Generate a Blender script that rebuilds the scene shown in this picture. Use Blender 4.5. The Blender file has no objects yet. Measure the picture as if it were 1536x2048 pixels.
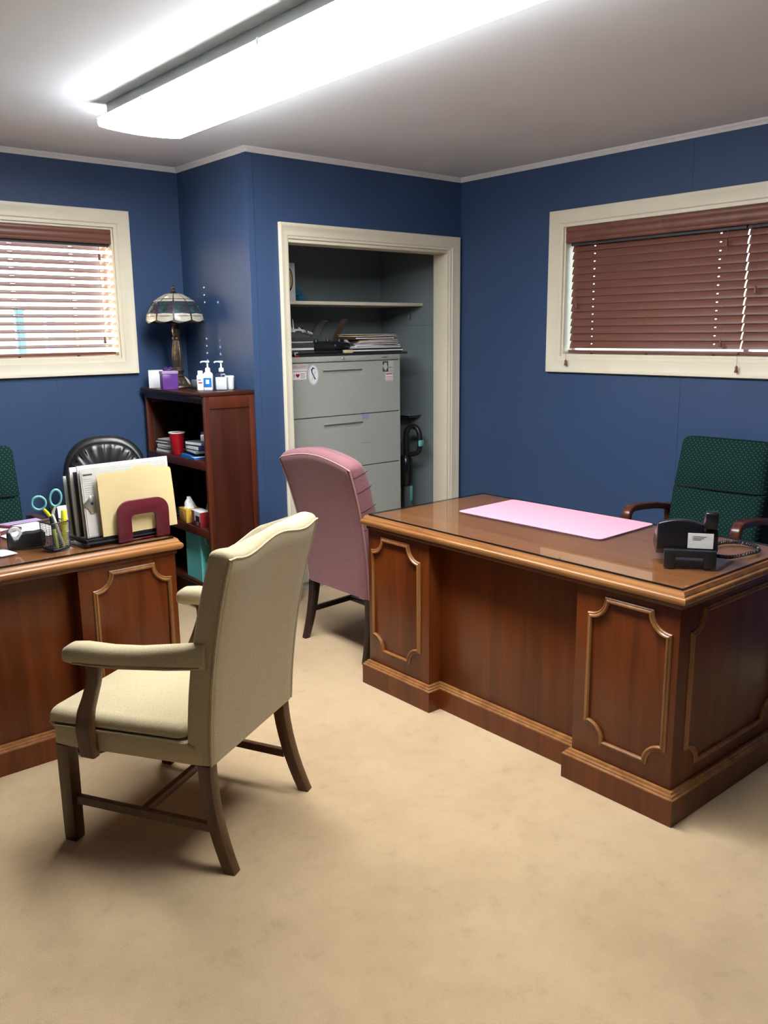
import bpy, bmesh, math, random
from mathutils import Vector, Matrix
RAD = math.radians
PI = math.pi
random.seed(11)
S = bpy.context.scene
COL = S.collection

# ------------------------------------------------------------------ camera
cam = bpy.data.cameras.new('camera'); camo = bpy.data.objects.new('camera', cam); COL.objects.link(camo)
cR = Vector((0.76198959, -0.64750072, -0.01070937)); cU = Vector((0.14110516, 0.14986954, 0.97858493)); cF = Vector((0.63202943, 0.74718267, -0.20556472))
M = Matrix.Identity(4)
for i in range(3):
    M[i][0] = cR[i]; M[i][1] = cU[i]; M[i][2] = -cF[i]
M[2][3] = 1.516
camo.matrix_world = M
cam.sensor_fit = 'VERTICAL'; cam.sensor_height = 36.0; cam.lens = 1707.4 / 2048 * 36.0
cam.clip_start = 0.05
S.camera = camo

# ------------------------------------------------------------------ world, sun, exposure
SUN_DIR = Vector((0.55, -0.26, -0.150)).normalized()     # the way the sunlight travels
w = bpy.data.worlds.new('world'); S.world = w; w.use_nodes = True
nt = w.node_tree; bg = nt.nodes['Background']
sky = nt.nodes.new('ShaderNodeTexSky'); sky.sky_type = 'NISHITA'; sky.sun_disc = False
sky.sun_elevation = math.asin(-SUN_DIR.z); sky.sun_rotation = math.atan2(-SUN_DIR.x, -SUN_DIR.y)
nt.links.new(sky.outputs[0], bg.inputs[0]); bg.inputs[1].default_value = 0.7
sl = bpy.data.lights.new('sun', 'SUN'); slo = bpy.data.objects.new('sun', sl); COL.objects.link(slo)
sl.energy = 24.0; sl.angle = RAD(0.6); sl.color = (1.0, 0.95, 0.88)
slo.rotation_euler = SUN_DIR.to_track_quat('-Z', 'Y').to_euler(); slo.location = (-3, 8, 5)
LENS_STRENGTH = 21.0
S.view_settings.view_transform = 'Standard'; S.view_settings.look = 'None'
S.view_settings.exposure = 1.0; S.view_settings.gamma = 1.0; S.view_settings.use_curve_mapping = False

# ------------------------------------------------------------------ materials
def newmat(name):
    m = bpy.data.materials.new(name); m.use_nodes = True
    return m, m.node_tree, m.node_tree.nodes['Principled BSDF']
def noise_nodes(nt, scale, detail=4, coord='Object', mapscale=(1,1,1), rough=0.5, dist=0.0):
    tc = nt.nodes.new('ShaderNodeTexCoord'); mp = nt.nodes.new('ShaderNodeMapping'); no = nt.nodes.new('ShaderNodeTexNoise')
    mp.inputs['Scale'].default_value = mapscale
    no.inputs['Scale'].default_value = scale; no.inputs['Detail'].default_value = detail; no.inputs['Roughness'].default_value = rough
    no.inputs['Distortion'].default_value = dist
    nt.links.new(tc.outputs[coord], mp.inputs[0]); nt.links.new(mp.outputs[0], no.inputs['Vector'])
    return no
def ramp(nt, src, stops):
    r = nt.nodes.new('ShaderNodeValToRGB')
    els = r.color_ramp.elements
    while len(els) < len(stops): els.new(0.5)
    for e, (p, c) in zip(els, stops): e.position = p; e.color = (*c, 1)
    nt.links.new(src, r.inputs[0]); return r
def bump(nt, b, src, strength, dist=0.002):
    bp = nt.nodes.new('ShaderNodeBump'); bp.inputs['Strength'].default_value = strength; bp.inputs['Distance'].default_value = dist
    nt.links.new(src, bp.inputs['Height']); nt.links.new(bp.outputs[0], b.inputs['Normal'])
def mix2(c, k): return tuple(max(0, x * k) for x in c)
def plain(name, c, rough=0.5, metal=0.0, var=0.06, scale=30, bmp=0.0, spec=0.5, bscale=None):
    m, nt, b = newmat(name)
    no = noise_nodes(nt, scale)
    r = ramp(nt, no.outputs[0], [(0.3, mix2(c, 1 - var)), (0.7, mix2(c, 1 + var))])
    nt.links.new(r.outputs[0], b.inputs['Base Color'])
    b.inputs['Roughness'].default_value = rough; b.inputs['Metallic'].default_value = metal
    b.inputs['Specular IOR Level'].default_value = spec
    if bmp:
        n2 = noise_nodes(nt, bscale or scale * 4); bump(nt, b, n2.outputs[0], bmp)
    return m
def wood(name, dark, light, axis='z', rough=0.35, scale=9, stretch=0.07, spec=0.5):
    m, nt, b = newmat(name)
    ms = [1, 1, 1]; ms['xyz'.index(axis)] = stretch
    a = noise_nodes(nt, scale, 5, mapscale=ms, rough=0.6, dist=1.2)
    f = noise_nodes(nt, scale * 9, 3, mapscale=ms, rough=0.6)
    mx = nt.nodes.new('ShaderNodeMath'); mx.operation = 'MULTIPLY_ADD'; mx.inputs[1].default_value = 0.25
    nt.links.new(f.outputs[0], mx.inputs[0]); nt.links.new(a.outputs[0], mx.inputs[2])
    mid = tuple((p + q) / 2 for p, q in zip(dark, light))
    r = ramp(nt, mx.outputs[0], [(0.42, dark), (0.6, mid), (0.82, light)])
    nt.links.new(r.outputs[0], b.inputs['Base Color']); b.inputs['Roughness'].default_value = rough
    b.inputs['Specular IOR Level'].default_value = spec
    bump(nt, b, f.outputs[0], 0.06, 0.001)
    return m
def fabric(name, c, c2=None, scale=260, rough=0.95, bmp=0.5):
    m, nt, b = newmat(name)
    no = noise_nodes(nt, scale, 3, rough=0.7)
    r = ramp(nt, no.outputs[0], [(0.3, c2 or mix2(c, 0.78)), (0.7, c)])
    nt.links.new(r.outputs[0], b.inputs['Base Color']); b.inputs['Roughness'].default_value = rough
    b.inputs['Specular IOR Level'].default_value = 0.15; b.inputs['Sheen Weight'].default_value = 0.15
    bump(nt, b, no.outputs[0], bmp, 0.002)
    return m
def dotted(name, c, dot, cells=66.0):
    m, nt, b = newmat(name)
    tc = nt.nodes.new('ShaderNodeTexCoord'); mp = nt.nodes.new('ShaderNodeMapping')
    mp.inputs['Rotation'].default_value = (0, RAD(45), 0)
    mp2 = nt.nodes.new('ShaderNodeMapping'); mp2.inputs['Scale'].default_value = (1, 0, 1)
    nt.links.new(tc.outputs['Object'], mp2.inputs[0]); nt.links.new(mp2.outputs[0], mp.inputs[0])
    vo = nt.nodes.new('ShaderNodeTexVoronoi'); vo.inputs['Scale'].default_value = cells; vo.inputs['Randomness'].default_value = 0.0
    nt.links.new(mp.outputs[0], vo.inputs['Vector'])
    no = noise_nodes(nt, 300, 3)
    r = ramp(nt, vo.outputs['Distance'], [(0.13, dot), (0.21, c)])
    r2 = ramp(nt, no.outputs[0], [(0.3, (0.75, 0.75, 0.75)), (0.7, (1.1, 1.1, 1.1))])
    mx = nt.nodes.new('ShaderNodeMixRGB'); mx.blend_type = 'MULTIPLY'; mx.inputs[0].default_value = 1
    nt.links.new(r.outputs[0], mx.inputs[1]); nt.links.new(r2.outputs[0], mx.inputs[2])
    nt.links.new(mx.outputs[0], b.inputs['Base Color']); b.inputs['Roughness'].default_value = 0.9
    b.inputs['Specular IOR Level'].default_value = 0.15
    bump(nt, b, no.outputs[0], 0.3, 0.002)
    return m
def glassy(name, tint=(1, 1, 1), rough=0.01):
    m = bpy.data.materials.new(name); m.use_nodes = True; nt = m.node_tree; nt.nodes.clear()
    o = nt.nodes.new('ShaderNodeOutputMaterial'); mx = nt.nodes.new('ShaderNodeMixShader'); lw = nt.nodes.new('ShaderNodeLayerWeight'); lw.inputs['Blend'].default_value = 0.5
    pw = nt.nodes.new('ShaderNodeMath'); pw.operation = 'POWER'; pw.inputs[1].default_value = 5.0; nt.links.new(lw.outputs['Facing'], pw.inputs[0])
    fr = nt.nodes.new('ShaderNodeMath'); fr.operation = 'MULTIPLY_ADD'; fr.inputs[1].default_value = 0.95; fr.inputs[2].default_value = 0.045; nt.links.new(pw.outputs[0], fr.inputs[0])
    tr = nt.nodes.new('ShaderNodeBsdfTransparent'); gl = nt.nodes.new('ShaderNodeBsdfGlossy')
    tr.inputs[0].default_value = (*tint, 1); gl.inputs['Roughness'].default_value = rough
    nt.links.new(fr.outputs[0], mx.inputs[0]); nt.links.new(tr.outputs[0], mx.inputs[1]); nt.links.new(gl.outputs[0], mx.inputs[2])
    nt.links.new(mx.outputs[0], o.inputs[0]); return m
def emitter(name, c, s):
    m = bpy.data.materials.new(name); m.use_nodes = True; nt = m.node_tree; nt.nodes.clear()
    o = nt.nodes.new('ShaderNodeOutputMaterial'); e = nt.nodes.new('ShaderNodeEmission')
    e.inputs[0].default_value = (*c, 1); e.inputs[1].default_value = s; nt.links.new(e.outputs[0], o.inputs[0]); return m

MT = {}
def carpet():
    m, nt, b = newmat('carpet')
    big = noise_nodes(nt, 1.6, 4, rough=0.55); fine = noise_nodes(nt, 420, 2); mid = noise_nodes(nt, 14, 5, rough=0.7)
    r = ramp(nt, big.outputs[0], [(0.3, (0.42, 0.295, 0.168)), (0.55, (0.50, 0.36, 0.21)), (0.75, (0.53, 0.39, 0.232))])
    r2 = ramp(nt, fine.outputs[0], [(0.25, (0.86, 0.86, 0.86)), (0.75, (1.08, 1.08, 1.08))])
    r3 = ramp(nt, mid.outputs[0], [(0.28, (0.86, 0.85, 0.84)), (0.42, (0.98, 0.98, 0.98)), (0.7, (1.04, 1.04, 1.04))])
    a = nt.nodes.new('ShaderNodeMixRGB'); a.blend_type = 'MULTIPLY'; a.inputs[0].default_value = 1
    c = nt.nodes.new('ShaderNodeMixRGB'); c.blend_type = 'MULTIPLY'; c.inputs[0].default_value = 1
    nt.links.new(r.outputs[0], a.inputs[1]); nt.links.new(r2.outputs[0], a.inputs[2])
    nt.links.new(a.outputs[0], c.inputs[1]); nt.links.new(r3.outputs[0], c.inputs[2])
    nt.links.new(c.outputs[0], b.inputs['Base Color']); b.inputs['Roughness'].default_value = 1.0
    b.inputs['Specular IOR Level'].default_value = 0.05; b.inputs['Sheen Weight'].default_value = 0.2
    bump(nt, b, fine.outputs[0], 0.6, 0.004)
    return m
MT['carpet'] = carpet()
MT['wall'] = plain('navy_wall_paint', (0.035, 0.068, 0.150), 0.55, spec=0.35, var=0.05, scale=3, bmp=0.05, bscale=60)
MT['ceiling'] = plain('ceiling_paint', (0.80, 0.84, 0.89), 0.8, var=0.03, scale=2)
MT['closet'] = plain('closet_grey_paint', (0.20, 0.235, 0.25), 0.55, var=0.06, scale=5)
MT['trim'] = plain('cream_trim_paint', (0.76, 0.69, 0.53), 0.4, var=0.03, scale=6)
MT['crown'] = plain('crown_paint', (0.78, 0.77, 0.76), 0.5, var=0.03)
MT['white'] = plain('white_plastic', (0.82, 0.82, 0.82), 0.35, var=0.02)
MT['paper'] = plain('white_paper', (0.80, 0.79, 0.76), 0.8, var=0.03)
MT['greypaper'] = plain('grey_paper', (0.50, 0.48, 0.44), 0.8, var=0.06)
MT['manila'] = plain('manila_card', (0.62, 0.49, 0.25), 0.75, var=0.03, scale=8)
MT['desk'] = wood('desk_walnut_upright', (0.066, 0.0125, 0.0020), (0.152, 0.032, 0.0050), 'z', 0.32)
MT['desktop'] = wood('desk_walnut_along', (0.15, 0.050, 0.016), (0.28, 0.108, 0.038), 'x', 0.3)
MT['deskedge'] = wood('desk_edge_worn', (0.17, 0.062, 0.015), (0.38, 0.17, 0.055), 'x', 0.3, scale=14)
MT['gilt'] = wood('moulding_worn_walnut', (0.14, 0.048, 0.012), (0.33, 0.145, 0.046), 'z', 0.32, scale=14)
MT['bookwood'] = wood('mahogany', (0.018, 0.0032, 0.0013), (0.062, 0.012, 0.0042), 'z', 0.35)
MT['bookedge'] = wood('mahogany_edge', (0.045, 0.008, 0.0028), (0.115, 0.023, 0.008), 'z', 0.35)
MT['chairwood'] = wood('chair_oak', (0.045, 0.018, 0.0055), (0.115, 0.050, 0.017), 'z', 0.38, scale=14)
MT['darkwood'] = wood('espresso_wood', (0.010, 0.005, 0.004), (0.030, 0.015, 0.010), 'z', 0.4)
MT['armwood'] = wood('cherry_arm', (0.055, 0.012, 0.006), (0.120, 0.034, 0.016), 'y', 0.25)
MT['blindwood'] = wood('blind_slat_wood', (0.135, 0.046, 0.030), (0.20, 0.077, 0.052), 'x', 0.4, scale=10)
MT['beige'] = fabric('beige_upholstery', (0.53, 0.44, 0.275), (0.37, 0.30, 0.175), 330, bmp=0.6)
MT['pink'] = fabric('rose_upholstery', (0.29, 0.132, 0.140), (0.185, 0.078, 0.092), 240, bmp=0.6)
MT['pinkcreaseshade'] = fabric('rose_crease_shade', (0.10, 0.042, 0.048))
MT['pinkpipe'] = fabric('rose_piping', (0.42, 0.235, 0.22), None, 240)
MT['green'] = dotted('green_dotted_fabric', (0.0055, 0.026, 0.024), (0.050, 0.115, 0.085))
MT['seamshade'] = fabric('green_seam_shade', (0.002, 0.008, 0.008))
MT['leather'] = plain('black_leather', (0.012, 0.012, 0.013), 0.32, var=0.2, bmp=0.35, bscale=38)
MT['black'] = plain('black_plastic', (0.012, 0.012, 0.014), 0.4, var=0.1)
MT['blackgloss'] = plain('black_gloss_plastic', (0.010, 0.010, 0.012), 0.22, var=0.1)
MT['darkgrey'] = plain('dark_grey', (0.05, 0.05, 0.055), 0.5, var=0.1)
MT['steel'] = plain('steel', (0.55, 0.55, 0.55), 0.28, metal=1.0)
MT['cabinet'] = plain('cabinet_grey_enamel', (0.37, 0.375, 0.335), 0.4, var=0.02)
MT['cabinetdark'] = plain('cabinet_dark_grey', (0.16, 0.16, 0.145), 0.6)  # darker grey of the plinth, scratch and hook plate
MT['bronze'] = plain('lamp_bronze', (0.085, 0.062, 0.042), 0.32, metal=0.6, var=0.4, scale=60, bmp=0.3)
MT['lead'] = plain('lamp_leading', (0.014, 0.012, 0.011), 0.45)
MT['milk'] = plain('milk_glass', (0.42, 0.39, 0.32), 0.15, var=0.15, scale=40)
MT['jewel_a'] = plain('jewel_glass_green', (0.018, 0.045, 0.042), 0.12, var=0.5, scale=50)
MT['jewel_b'] = plain('jewel_glass_violet', (0.045, 0.035, 0.06), 0.12, var=0.5, scale=50)
MT['jewel_c'] = plain('jewel_glass_blue', (0.03, 0.06, 0.09), 0.12, var=0.5, scale=50)
MT['pane'] = glassy('window_glass')
MT['sheet'] = glassy('desk_glass', (0.94, 0.97, 0.95), 0.012)
MT['sheetedge'] = plain('desk_glass_edge', (0.006, 0.010, 0.008), 0.15)
MT['padpink'] = plain('pink_vinyl', (0.70, 0.34, 0.43), 0.45, var=0.02)
MT['maroon'] = plain('maroon_plastic', (0.105, 0.012, 0.022), 0.3, var=0.05)
MT['teal'] = plain('teal_card', (0.13, 0.50, 0.48), 0.5, var=0.03)
MT['tealdark'] = plain('teal_card_inner', (0.10, 0.40, 0.39), 0.5, var=0.03)
MT['aqua'] = plain('aqua_plastic', (0.16, 0.46, 0.48), 0.3)
MT['yellow'] = plain('yellow_ink_plastic', (0.75, 0.72, 0.03), 0.3)
MT['lime'] = plain('lime_plastic', (0.45, 0.60, 0.08), 0.3)
MT['orange'] = plain('orange_plastic', (0.60, 0.25, 0.05), 0.35)
MT['gold'] = plain('gold_box_card', (0.62, 0.36, 0.04), 0.35, var=0.15)
MT['red'] = plain('red_plastic', (0.36, 0.008, 0.015), 0.25)
MT['redbox'] = plain('red_card', (0.26, 0.02, 0.025), 0.35)
MT['blue'] = plain('blue_card', (0.02, 0.16, 0.50), 0.3)
MT['navy'] = plain('navy_ink', (0.015, 0.02, 0.09), 0.5)
MT['purple'] = plain('purple_card', (0.12, 0.035, 0.24), 0.3, var=0.25, scale=12)
MT['lilac'] = plain('lilac_paper', (0.35, 0.25, 0.42), 0.6)
MT['clear'] = glassy('clear_plastic', (0.97, 0.98, 0.99), 0.05)
MT['gel'] = plain('pale_gel', (0.72, 0.76, 0.80), 0.1)
MT['cloth'] = fabric('blue_cloth', (0.03, 0.13, 0.22))
MT['greyobj'] = plain('slate_plastic', (0.10, 0.13, 0.145), 0.35)
MT['pinkink'] = plain('red_ink', (0.45, 0.06, 0.05), 0.6)
MT['brown'] = plain('brown_leatherette', (0.05, 0.028, 0.018), 0.5)
MT['lens'] = emitter('lit_acrylic_lens', (0.97, 1.0, 1.02), LENS_STRENGTH)
MT['fixture'] = plain('fixture_white_enamel', (0.62, 0.63, 0.58), 0.4)
MT['ground'] = plain('pale_gravel', (0.55, 0.53, 0.50), 0.9, var=0.15, scale=3)
MT['postblue'] = plain('sky_blue_paint', (0.25, 0.52, 0.66), 0.5)
MT['postpale'] = plain('pale_blue_paint', (0.55, 0.72, 0.80), 0.5)
MT['cord'] = plain('tan_cord', (0.20, 0.09, 0.06), 0.8)

# ------------------------------------------------------------------ helpers
def tag(o, label=None, cat=None, group=None, kind=None):
    if label: o['label'] = label
    if cat: o['category'] = cat
    if group: o['group'] = group
    if kind: o['kind'] = kind
    return o
def empty(name, loc=(0, 0, 0), rz=0.0, label=None, cat=None, group=None, kind=None):
    o = bpy.data.objects.new(name, None); COL.objects.link(o); o.location = loc; o.rotation_euler = (0, 0, rz)
    o.empty_display_size = 0.1
    return tag(o, label, cat, group, kind)
def link(name, me, mat, parent=None, smooth=38):
    o = bpy.data.objects.new(name, me); COL.objects.link(o)
    if mat is not None:
        for m in (mat if isinstance(mat, (list, tuple)) else [mat]): me.materials.append(MT[m] if isinstance(m, str) else m)
    if smooth:
        for p in me.polygons: p.use_smooth = True
        me.set_sharp_from_angle(angle=RAD(smooth))
    if parent: o.parent = parent
    return o
def from_bm(name, bm, mat, parent=None, smooth=38, fix=True):
    if fix: bmesh.ops.recalc_face_normals(bm, faces=bm.faces)
    me = bpy.data.meshes.new(name); bm.to_mesh(me); bm.free()
    return link(name, me, mat, parent, smooth)
def bm_box(bm, x0, x1, y0, y1, z0, z1, mtx=None):
    vs = [bm.verts.new((x, y, z)) for z in (z0, z1) for y in (y0, y1) for x in (x0, x1)]
    for f in ((0, 2, 3, 1), (4, 5, 7, 6), (0, 1, 5, 4), (2, 6, 7, 3), (0, 4, 6, 2), (1, 3, 7, 5)): bm.faces.new([vs[i] for i in f])
    if mtx is not None:
        for v in vs: v.co = mtx @ v.co
    return vs
def box(name, parent, mat, x0, x1, y0, y1, z0, z1, bev=0.002, seg=2, mtx=None):
    bm = bmesh.new(); bm_box(bm, x0, x1, y0, y1, z0, z1)
    if bev: bmesh.ops.bevel(bm, geom=list(bm.edges), offset=min(bev, 0.45 * min(abs(x1-x0), abs(y1-y0), abs(z1-z0))), segments=seg, affect='EDGES', profile=0.5)
    if mtx is not None: bmesh.ops.transform(bm, matrix=mtx, verts=bm.verts)
    return from_bm(name, bm, mat, parent)
def boxes(name, parent, mat, lst, smooth=0):
    bm = bmesh.new()
    for b in lst: bm_box(bm, *b)
    return from_bm(name, bm, mat, parent, smooth)
AX = {'x': lambda a, b, h: (h, a, b), 'y': lambda a, b, h: (a, h, b), 'z': lambda a, b, h: (a, b, h)}
def prism(name, parent, mat, pts, axis, h0, h1, bev=0.0, seg=2, mtx=None, smooth=38):
    bm = bmesh.new(); fn = AX[axis]
    lo = [bm.verts.new(fn(a, b, h0)) for a, b in pts]; hi = [bm.verts.new(fn(a, b, h1)) for a, b in pts]
    bm.faces.new(lo); bm.faces.new(hi); n = len(pts)
    for i in range(n): bm.faces.new((lo[i], lo[(i+1) % n], hi[(i+1) % n], hi[i]))
    bmesh.ops.recalc_face_normals(bm, faces=bm.faces)
    if bev: bmesh.ops.bevel(bm, geom=list(bm.edges), offset=bev, segments=seg, affect='EDGES', profile=0.5)
    if mtx is not None: bmesh.ops.transform(bm, matrix=mtx, verts=bm.verts)
    return from_bm(name, bm, mat, parent, smooth)
def loft_bm(bm, rings, cap=True, closed=False):
    vr = [[bm.verts.new(p) for p in r] for r in rings]; n = len(vr[0])
    rng = range(len(vr)) if closed else range(len(vr) - 1)
    for i in rng:
        a, b = vr[i], vr[(i+1) % len(vr)]
        for j in range(n):
            bm.faces.new((a[j], a[(j+1) % n], b[(j+1) % n], b[j]))
    if cap and not closed:
        bm.faces.new(vr[0]); bm.faces.new(vr[-1])
def loft(name, parent, mat, rings, cap=True, closed=False, smooth=38, mtx=None):
    bm = bmesh.new(); loft_bm(bm, rings, cap, closed)
    if mtx is not None: bmesh.ops.transform(bm, matrix=mtx, verts=bm.verts)
    return from_bm(name, bm, mat, parent, smooth)
def lathe(name, parent, mat, prof, n=24, center=(0, 0), smooth=38, mtx=None, cap=True):
    rings = [[(center[0] + r*math.cos(2*PI*i/n), center[1] + r*math.sin(2*PI*i/n), z) for i in range(n)] for r, z in prof]
    return loft(name, parent, mat, rings, cap, smooth=smooth, mtx=mtx)
def frames(path, closed=False):
    P = [Vector(p) for p in path]; n = len(P); out = []
    up = None
    for i in range(n):
        if closed: t = (P[(i+1) % n] - P[i-1])
        else: t = P[min(i+1, n-1)] - P[max(i-1, 0)]
        t.normalize()
        if up is None:
            a = Vector((0, 0, 1)) if abs(t.z) < 0.9 else Vector((0, 1, 0))
            up = (a - t * a.dot(t)).normalized()
        else:
            up = up - t * up.dot(t)
            up = up.normalized()
        out.append((P[i], t, t.cross(up), up))
    return out
def tube_bm(bm, path, r, n=8, closed=False, flat=1.0):
    rr = r if isinstance(r, (list, tuple)) else [r] * len(path)
    rings = []
    for (p, t, s, u), q in zip(frames(path, closed), rr):
        rings.append([tuple(p + s * (q * flat * math.cos(2*PI*j/n)) + u * (q * math.sin(2*PI*j/n))) for j in range(n)])
    loft_bm(bm, rings, True, closed)
def tube(name, parent, mat, path, r, n=8, closed=False, flat=1.0, smooth=50):
    bm = bmesh.new(); tube_bm(bm, path, r, n, closed, flat)
    return from_bm(name, bm, mat, parent, smooth)
def spline(pts, k=6, closed=False):
    P = [Vector(p) for p in pts]; n = len(P); out = []
    rng = range(n) if closed else range(n - 1)
    for i in rng:
        if closed: a, b, c, d = P[i-1], P[i], P[(i+1) % n], P[(i+2) % n]
        else: a, b, c, d = P[max(i-1, 0)], P[i], P[i+1], P[min(i+2, n-1)]
        for j in range(k):
            t = j / k
            out.append(0.5 * ((2*b) + (c-a)*t + (2*a-5*b+4*c-d)*t*t + (3*b-a-3*c+d)*t*t*t))
    if not closed: out.append(P[-1])
    return [tuple(v) for v in out]
def rrect(hx, hy, r, k=4, cx=0.0, cy=0.0):
    r = min(r, hx * 0.999, hy * 0.999); out = []
    for sx, sy, a0 in ((1, 1, 0), (-1, 1, 90), (-1, -1, 180), (1, -1, 270)):
        for j in range(k + 1):
            a = RAD(a0 + 90 * j / k)
            out.append((cx + sx * (hx - r) + r * math.cos(a), cy + sy * (hy - r) + r * math.sin(a)))
    return out
def sweep(name, parent, mat, path, profile, fn, closed=True, smooth=38, capends=True):
    """profile = [(offset sideways in the plane, height)], swept with mitres along a planar path; fn maps (a, b, h) to 3D"""
    n = len(path); rings = []
    P = [Vector((p[0], p[1])) for p in path]
    for i in range(n):
        if closed or 0 < i < n - 1:
            d0 = (P[i] - P[i-1]).normalized(); d1 = (P[(i+1) % n] - P[i]).normalized()
        elif i == 0: d0 = d1 = (P[1] - P[0]).normalized()
        else: d0 = d1 = (P[i] - P[i-1]).normalized()
        n0 = Vector((-d0.y, d0.x)); n1 = Vector((-d1.y, d1.x))
        m = (n0 + n1) / max(0.35, 1 + n0.dot(n1))
        rings.append([fn(P[i].x + m.x * o, P[i].y + m.y * o, h) for o, h in profile])
    bm = bmesh.new(); loft_bm(bm, rings, capends and not closed, closed)
    return from_bm(name, bm, mat, parent, smooth)
def dup(o, parent=None):
    c = o.copy(); COL.objects.link(c); c.parent = parent
    for ch in list(o.children): dup(ch, c)
    return c
def text(name, parent, mat, s, size, mtx, depth=0.0):
    cu = bpy.data.curves.new(name, 'FONT'); cu.body = s; cu.size = size; cu.align_x = 'CENTER'; cu.align_y = 'CENTER'; cu.extrude = depth
    t = bpy.data.objects.new(name, cu); me = bpy.data.meshes.new_from_object(t)
    me.transform(mtx); bpy.data.objects.remove(t)
    me.materials.clear()
    return link(name, me, mat, parent, 0)
def TR(x, y, z): return Matrix.Translation((x, y, z))
def RX(a): return Matrix.Rotation(RAD(a), 4, 'X')
def RY(a): return Matrix.Rotation(RAD(a), 4, 'Y')
def RZ(a): return Matrix.Rotation(RAD(a), 4, 'Z')

# ------------------------------------------------------------------ the room
XR, YC, YL, XS, H = 3.976, 3.93, 4.672, 2.437, 2.44
XL, YF = -1.6, -1.9
def struct(o): o['kind'] = 'structure'; return o
struct(boxes('floor', None, 'carpet', [(XL-.14, XR+.14, YF-.14, 4.85, -.08, 0)]))
struct(boxes('ceiling', None, 'ceiling', [(XL-.14, XR+.14, YF-.14, 4.85, H, H+.1)]))
RW = (1.03, 3.121, 1.375, 2.076)      # right window opening: y0 y1 z0 z1
LW = (0.965, 2.031, 1.395, 2.092)     # back window opening: x0 x1 z0 z1
struct(boxes('wall_right', None, 'wall', [(XR, XR+.14, YF-.14, RW[0], 0, H), (XR, XR+.14, RW[1], YC+.1, 0, H), (XR, XR+.14, RW[0], RW[1], 0, RW[2]), (XR, XR+.14, RW[0], RW[1], RW[3], H)]))
struct(boxes('wall_back', None, 'wall', [(XL, LW[0], YL, YL+.16, 0, H), (LW[1], XS, YL, YL+.16, 0, H), (LW[0], LW[1], YL, YL+.16, 0, LW[2]), (LW[0], LW[1], YL, YL+.16, LW[3], H)]))
struct(boxes('wall_left', None, 'wall', [(XL-.14, XL, YF-.14, 4.83, 0, H)]))
struct(boxes('wall_front', None, 'wall', [(XL, XR, YF-.14, YF, 0, H)]))
struct(boxes('wall_return', None, 'wall', [(XS, XS+.1, YC, YL+.16, 0, H)]))
DX0, DX1, DZ = 2.672, 3.875, 2.010
struct(boxes('wall_closet_front', None, 'wall', [(XS+.1, DX0, YC, YC+.1, 0, H), (DX1, XR, YC, YC+.1, 0, H), (DX0, DX1, YC, YC+.1, DZ, H)]))
struct(boxes('wall_closet_back', None, 'closet', [(XS+.1, XR, 4.70, 4.83, 0, 1.56), (XS+.1, XR, 4.704, 4.83, 1.56, H)]))
struct(boxes('wall_closet_right', None, 'closet', [(XR-.006, XR+.13, YC+.1, 4.72, 0, 1.557), (XR-.001, XR+.13, YC+.1, 4.72, 1.557, 1.563), (XR-.006, XR+.13, YC+.1, 4.72, 1.563, H)]))
# crown strips
CP = [(0, 0), (0.022, 0), (0.021, 0.006), (0.015, 0.012), (0.008, 0.018), (0.006, 0.026), (0, 0.026)]
def crown(name, p0, p1):
    d = (Vector(p1) - Vector(p0)).normalized(); nrm = Vector((d.y, -d.x, 0))     # room lies to the right of the run
    rings = [[tuple(Vector(p) + nrm * o + Vector((0, 0, H - h))) for o, h in CP] for p in (p0, p1)]
    struct(loft(name, None, 'crown', rings))
crown('trim_1', (XL, YL, 0), (XS, YL, 0))
crown('trim_2', (XS, YL, 0), (XS, YC - .022, 0))
crown('trim_3', (XS - .022, YC, 0), (XR, YC, 0))
crown('trim_4', (XR, YC, 0), (XR, YF, 0))
# outside corner bead of the closet block
struct(prism('trim_5', None, 'wall', [(XS-.004, YC-.004), (XS+.034, YC-.004), (XS+.034, YC), (XS, YC), (XS, YC+.034), (XS-.004, YC+.034)], 'z', 0, H-.026, 0.0008, 1))
# thin joint battens of the painted panelling
struct(boxes('trim_6', None, 'wall', [(XR-.0015, XR, 2.36, 2.364, 2.17, H-.026), (XR-.0015, XR, 2.36, 2.364, 0, 1.28)]))
struct(boxes('trim_7', None, 'wall', [(1.66, 1.664, YL-.0015, YL, 2.18, H-.026), (1.66, 1.664, YL-.0015, YL, 0, 1.29)]))
# baseboards
struct(box('baseboard_right', None, 'wall', XR-.012, XR, YF, YC, 0, .09, .003))
struct(box('baseboard_back', None, 'wall', XL, XS, YL-.012, YL, 0, .09, .003))
# closet opening casing and jamb
CAS = [(0, 0), (0, .010), (.006, .013), (.012, .013), (.016, .017), (.030, .018), (.060, .020), (.068, .023), (.076, .023), (.080, .019), (.080, 0)]
tr8 = struct(empty('trim_8', (0, 0, 0)))
def door_casing():
    rings = []
    corners = [(DX1, 0, 1, 0), (DX1, DZ, 1, 1), (DX0, DZ, -1, 1), (DX0, 0, -1, 0)]
    for x, z, sx, sz in corners:
        wx = 1.0 if sx > 0 else 0.70
        rings.append([(x + sx * wx * o, YC - h, z + sz * o) for o, h in CAS])
    return loft('casing', tr8, 'trim', rings)
door_casing()
box('jamb', tr8, 'trim', DX1-.014, DX1-.0005, YC-.001, YC+.125, 0, DZ-.0005, .001)
box('jamb', tr8, 'trim', DX0+.0005, DX0+.005, YC-.001, YC+.125, 0, DZ-.0005, .001)
box('jamb', tr8, 'trim', DX0+.005, DX1-.014, YC-.001, YC+.125, DZ-.018, DZ-.0005, .001)
# closet shelf: a fixed board
shelf = tag(box('closet_shelf', None, 'trim', XS+.101, XR-.007, 4.27, 4.699, 1.685, 1.705, .002), 'cream painted closet shelf above the grey filing cabinet', 'shelf')

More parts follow.
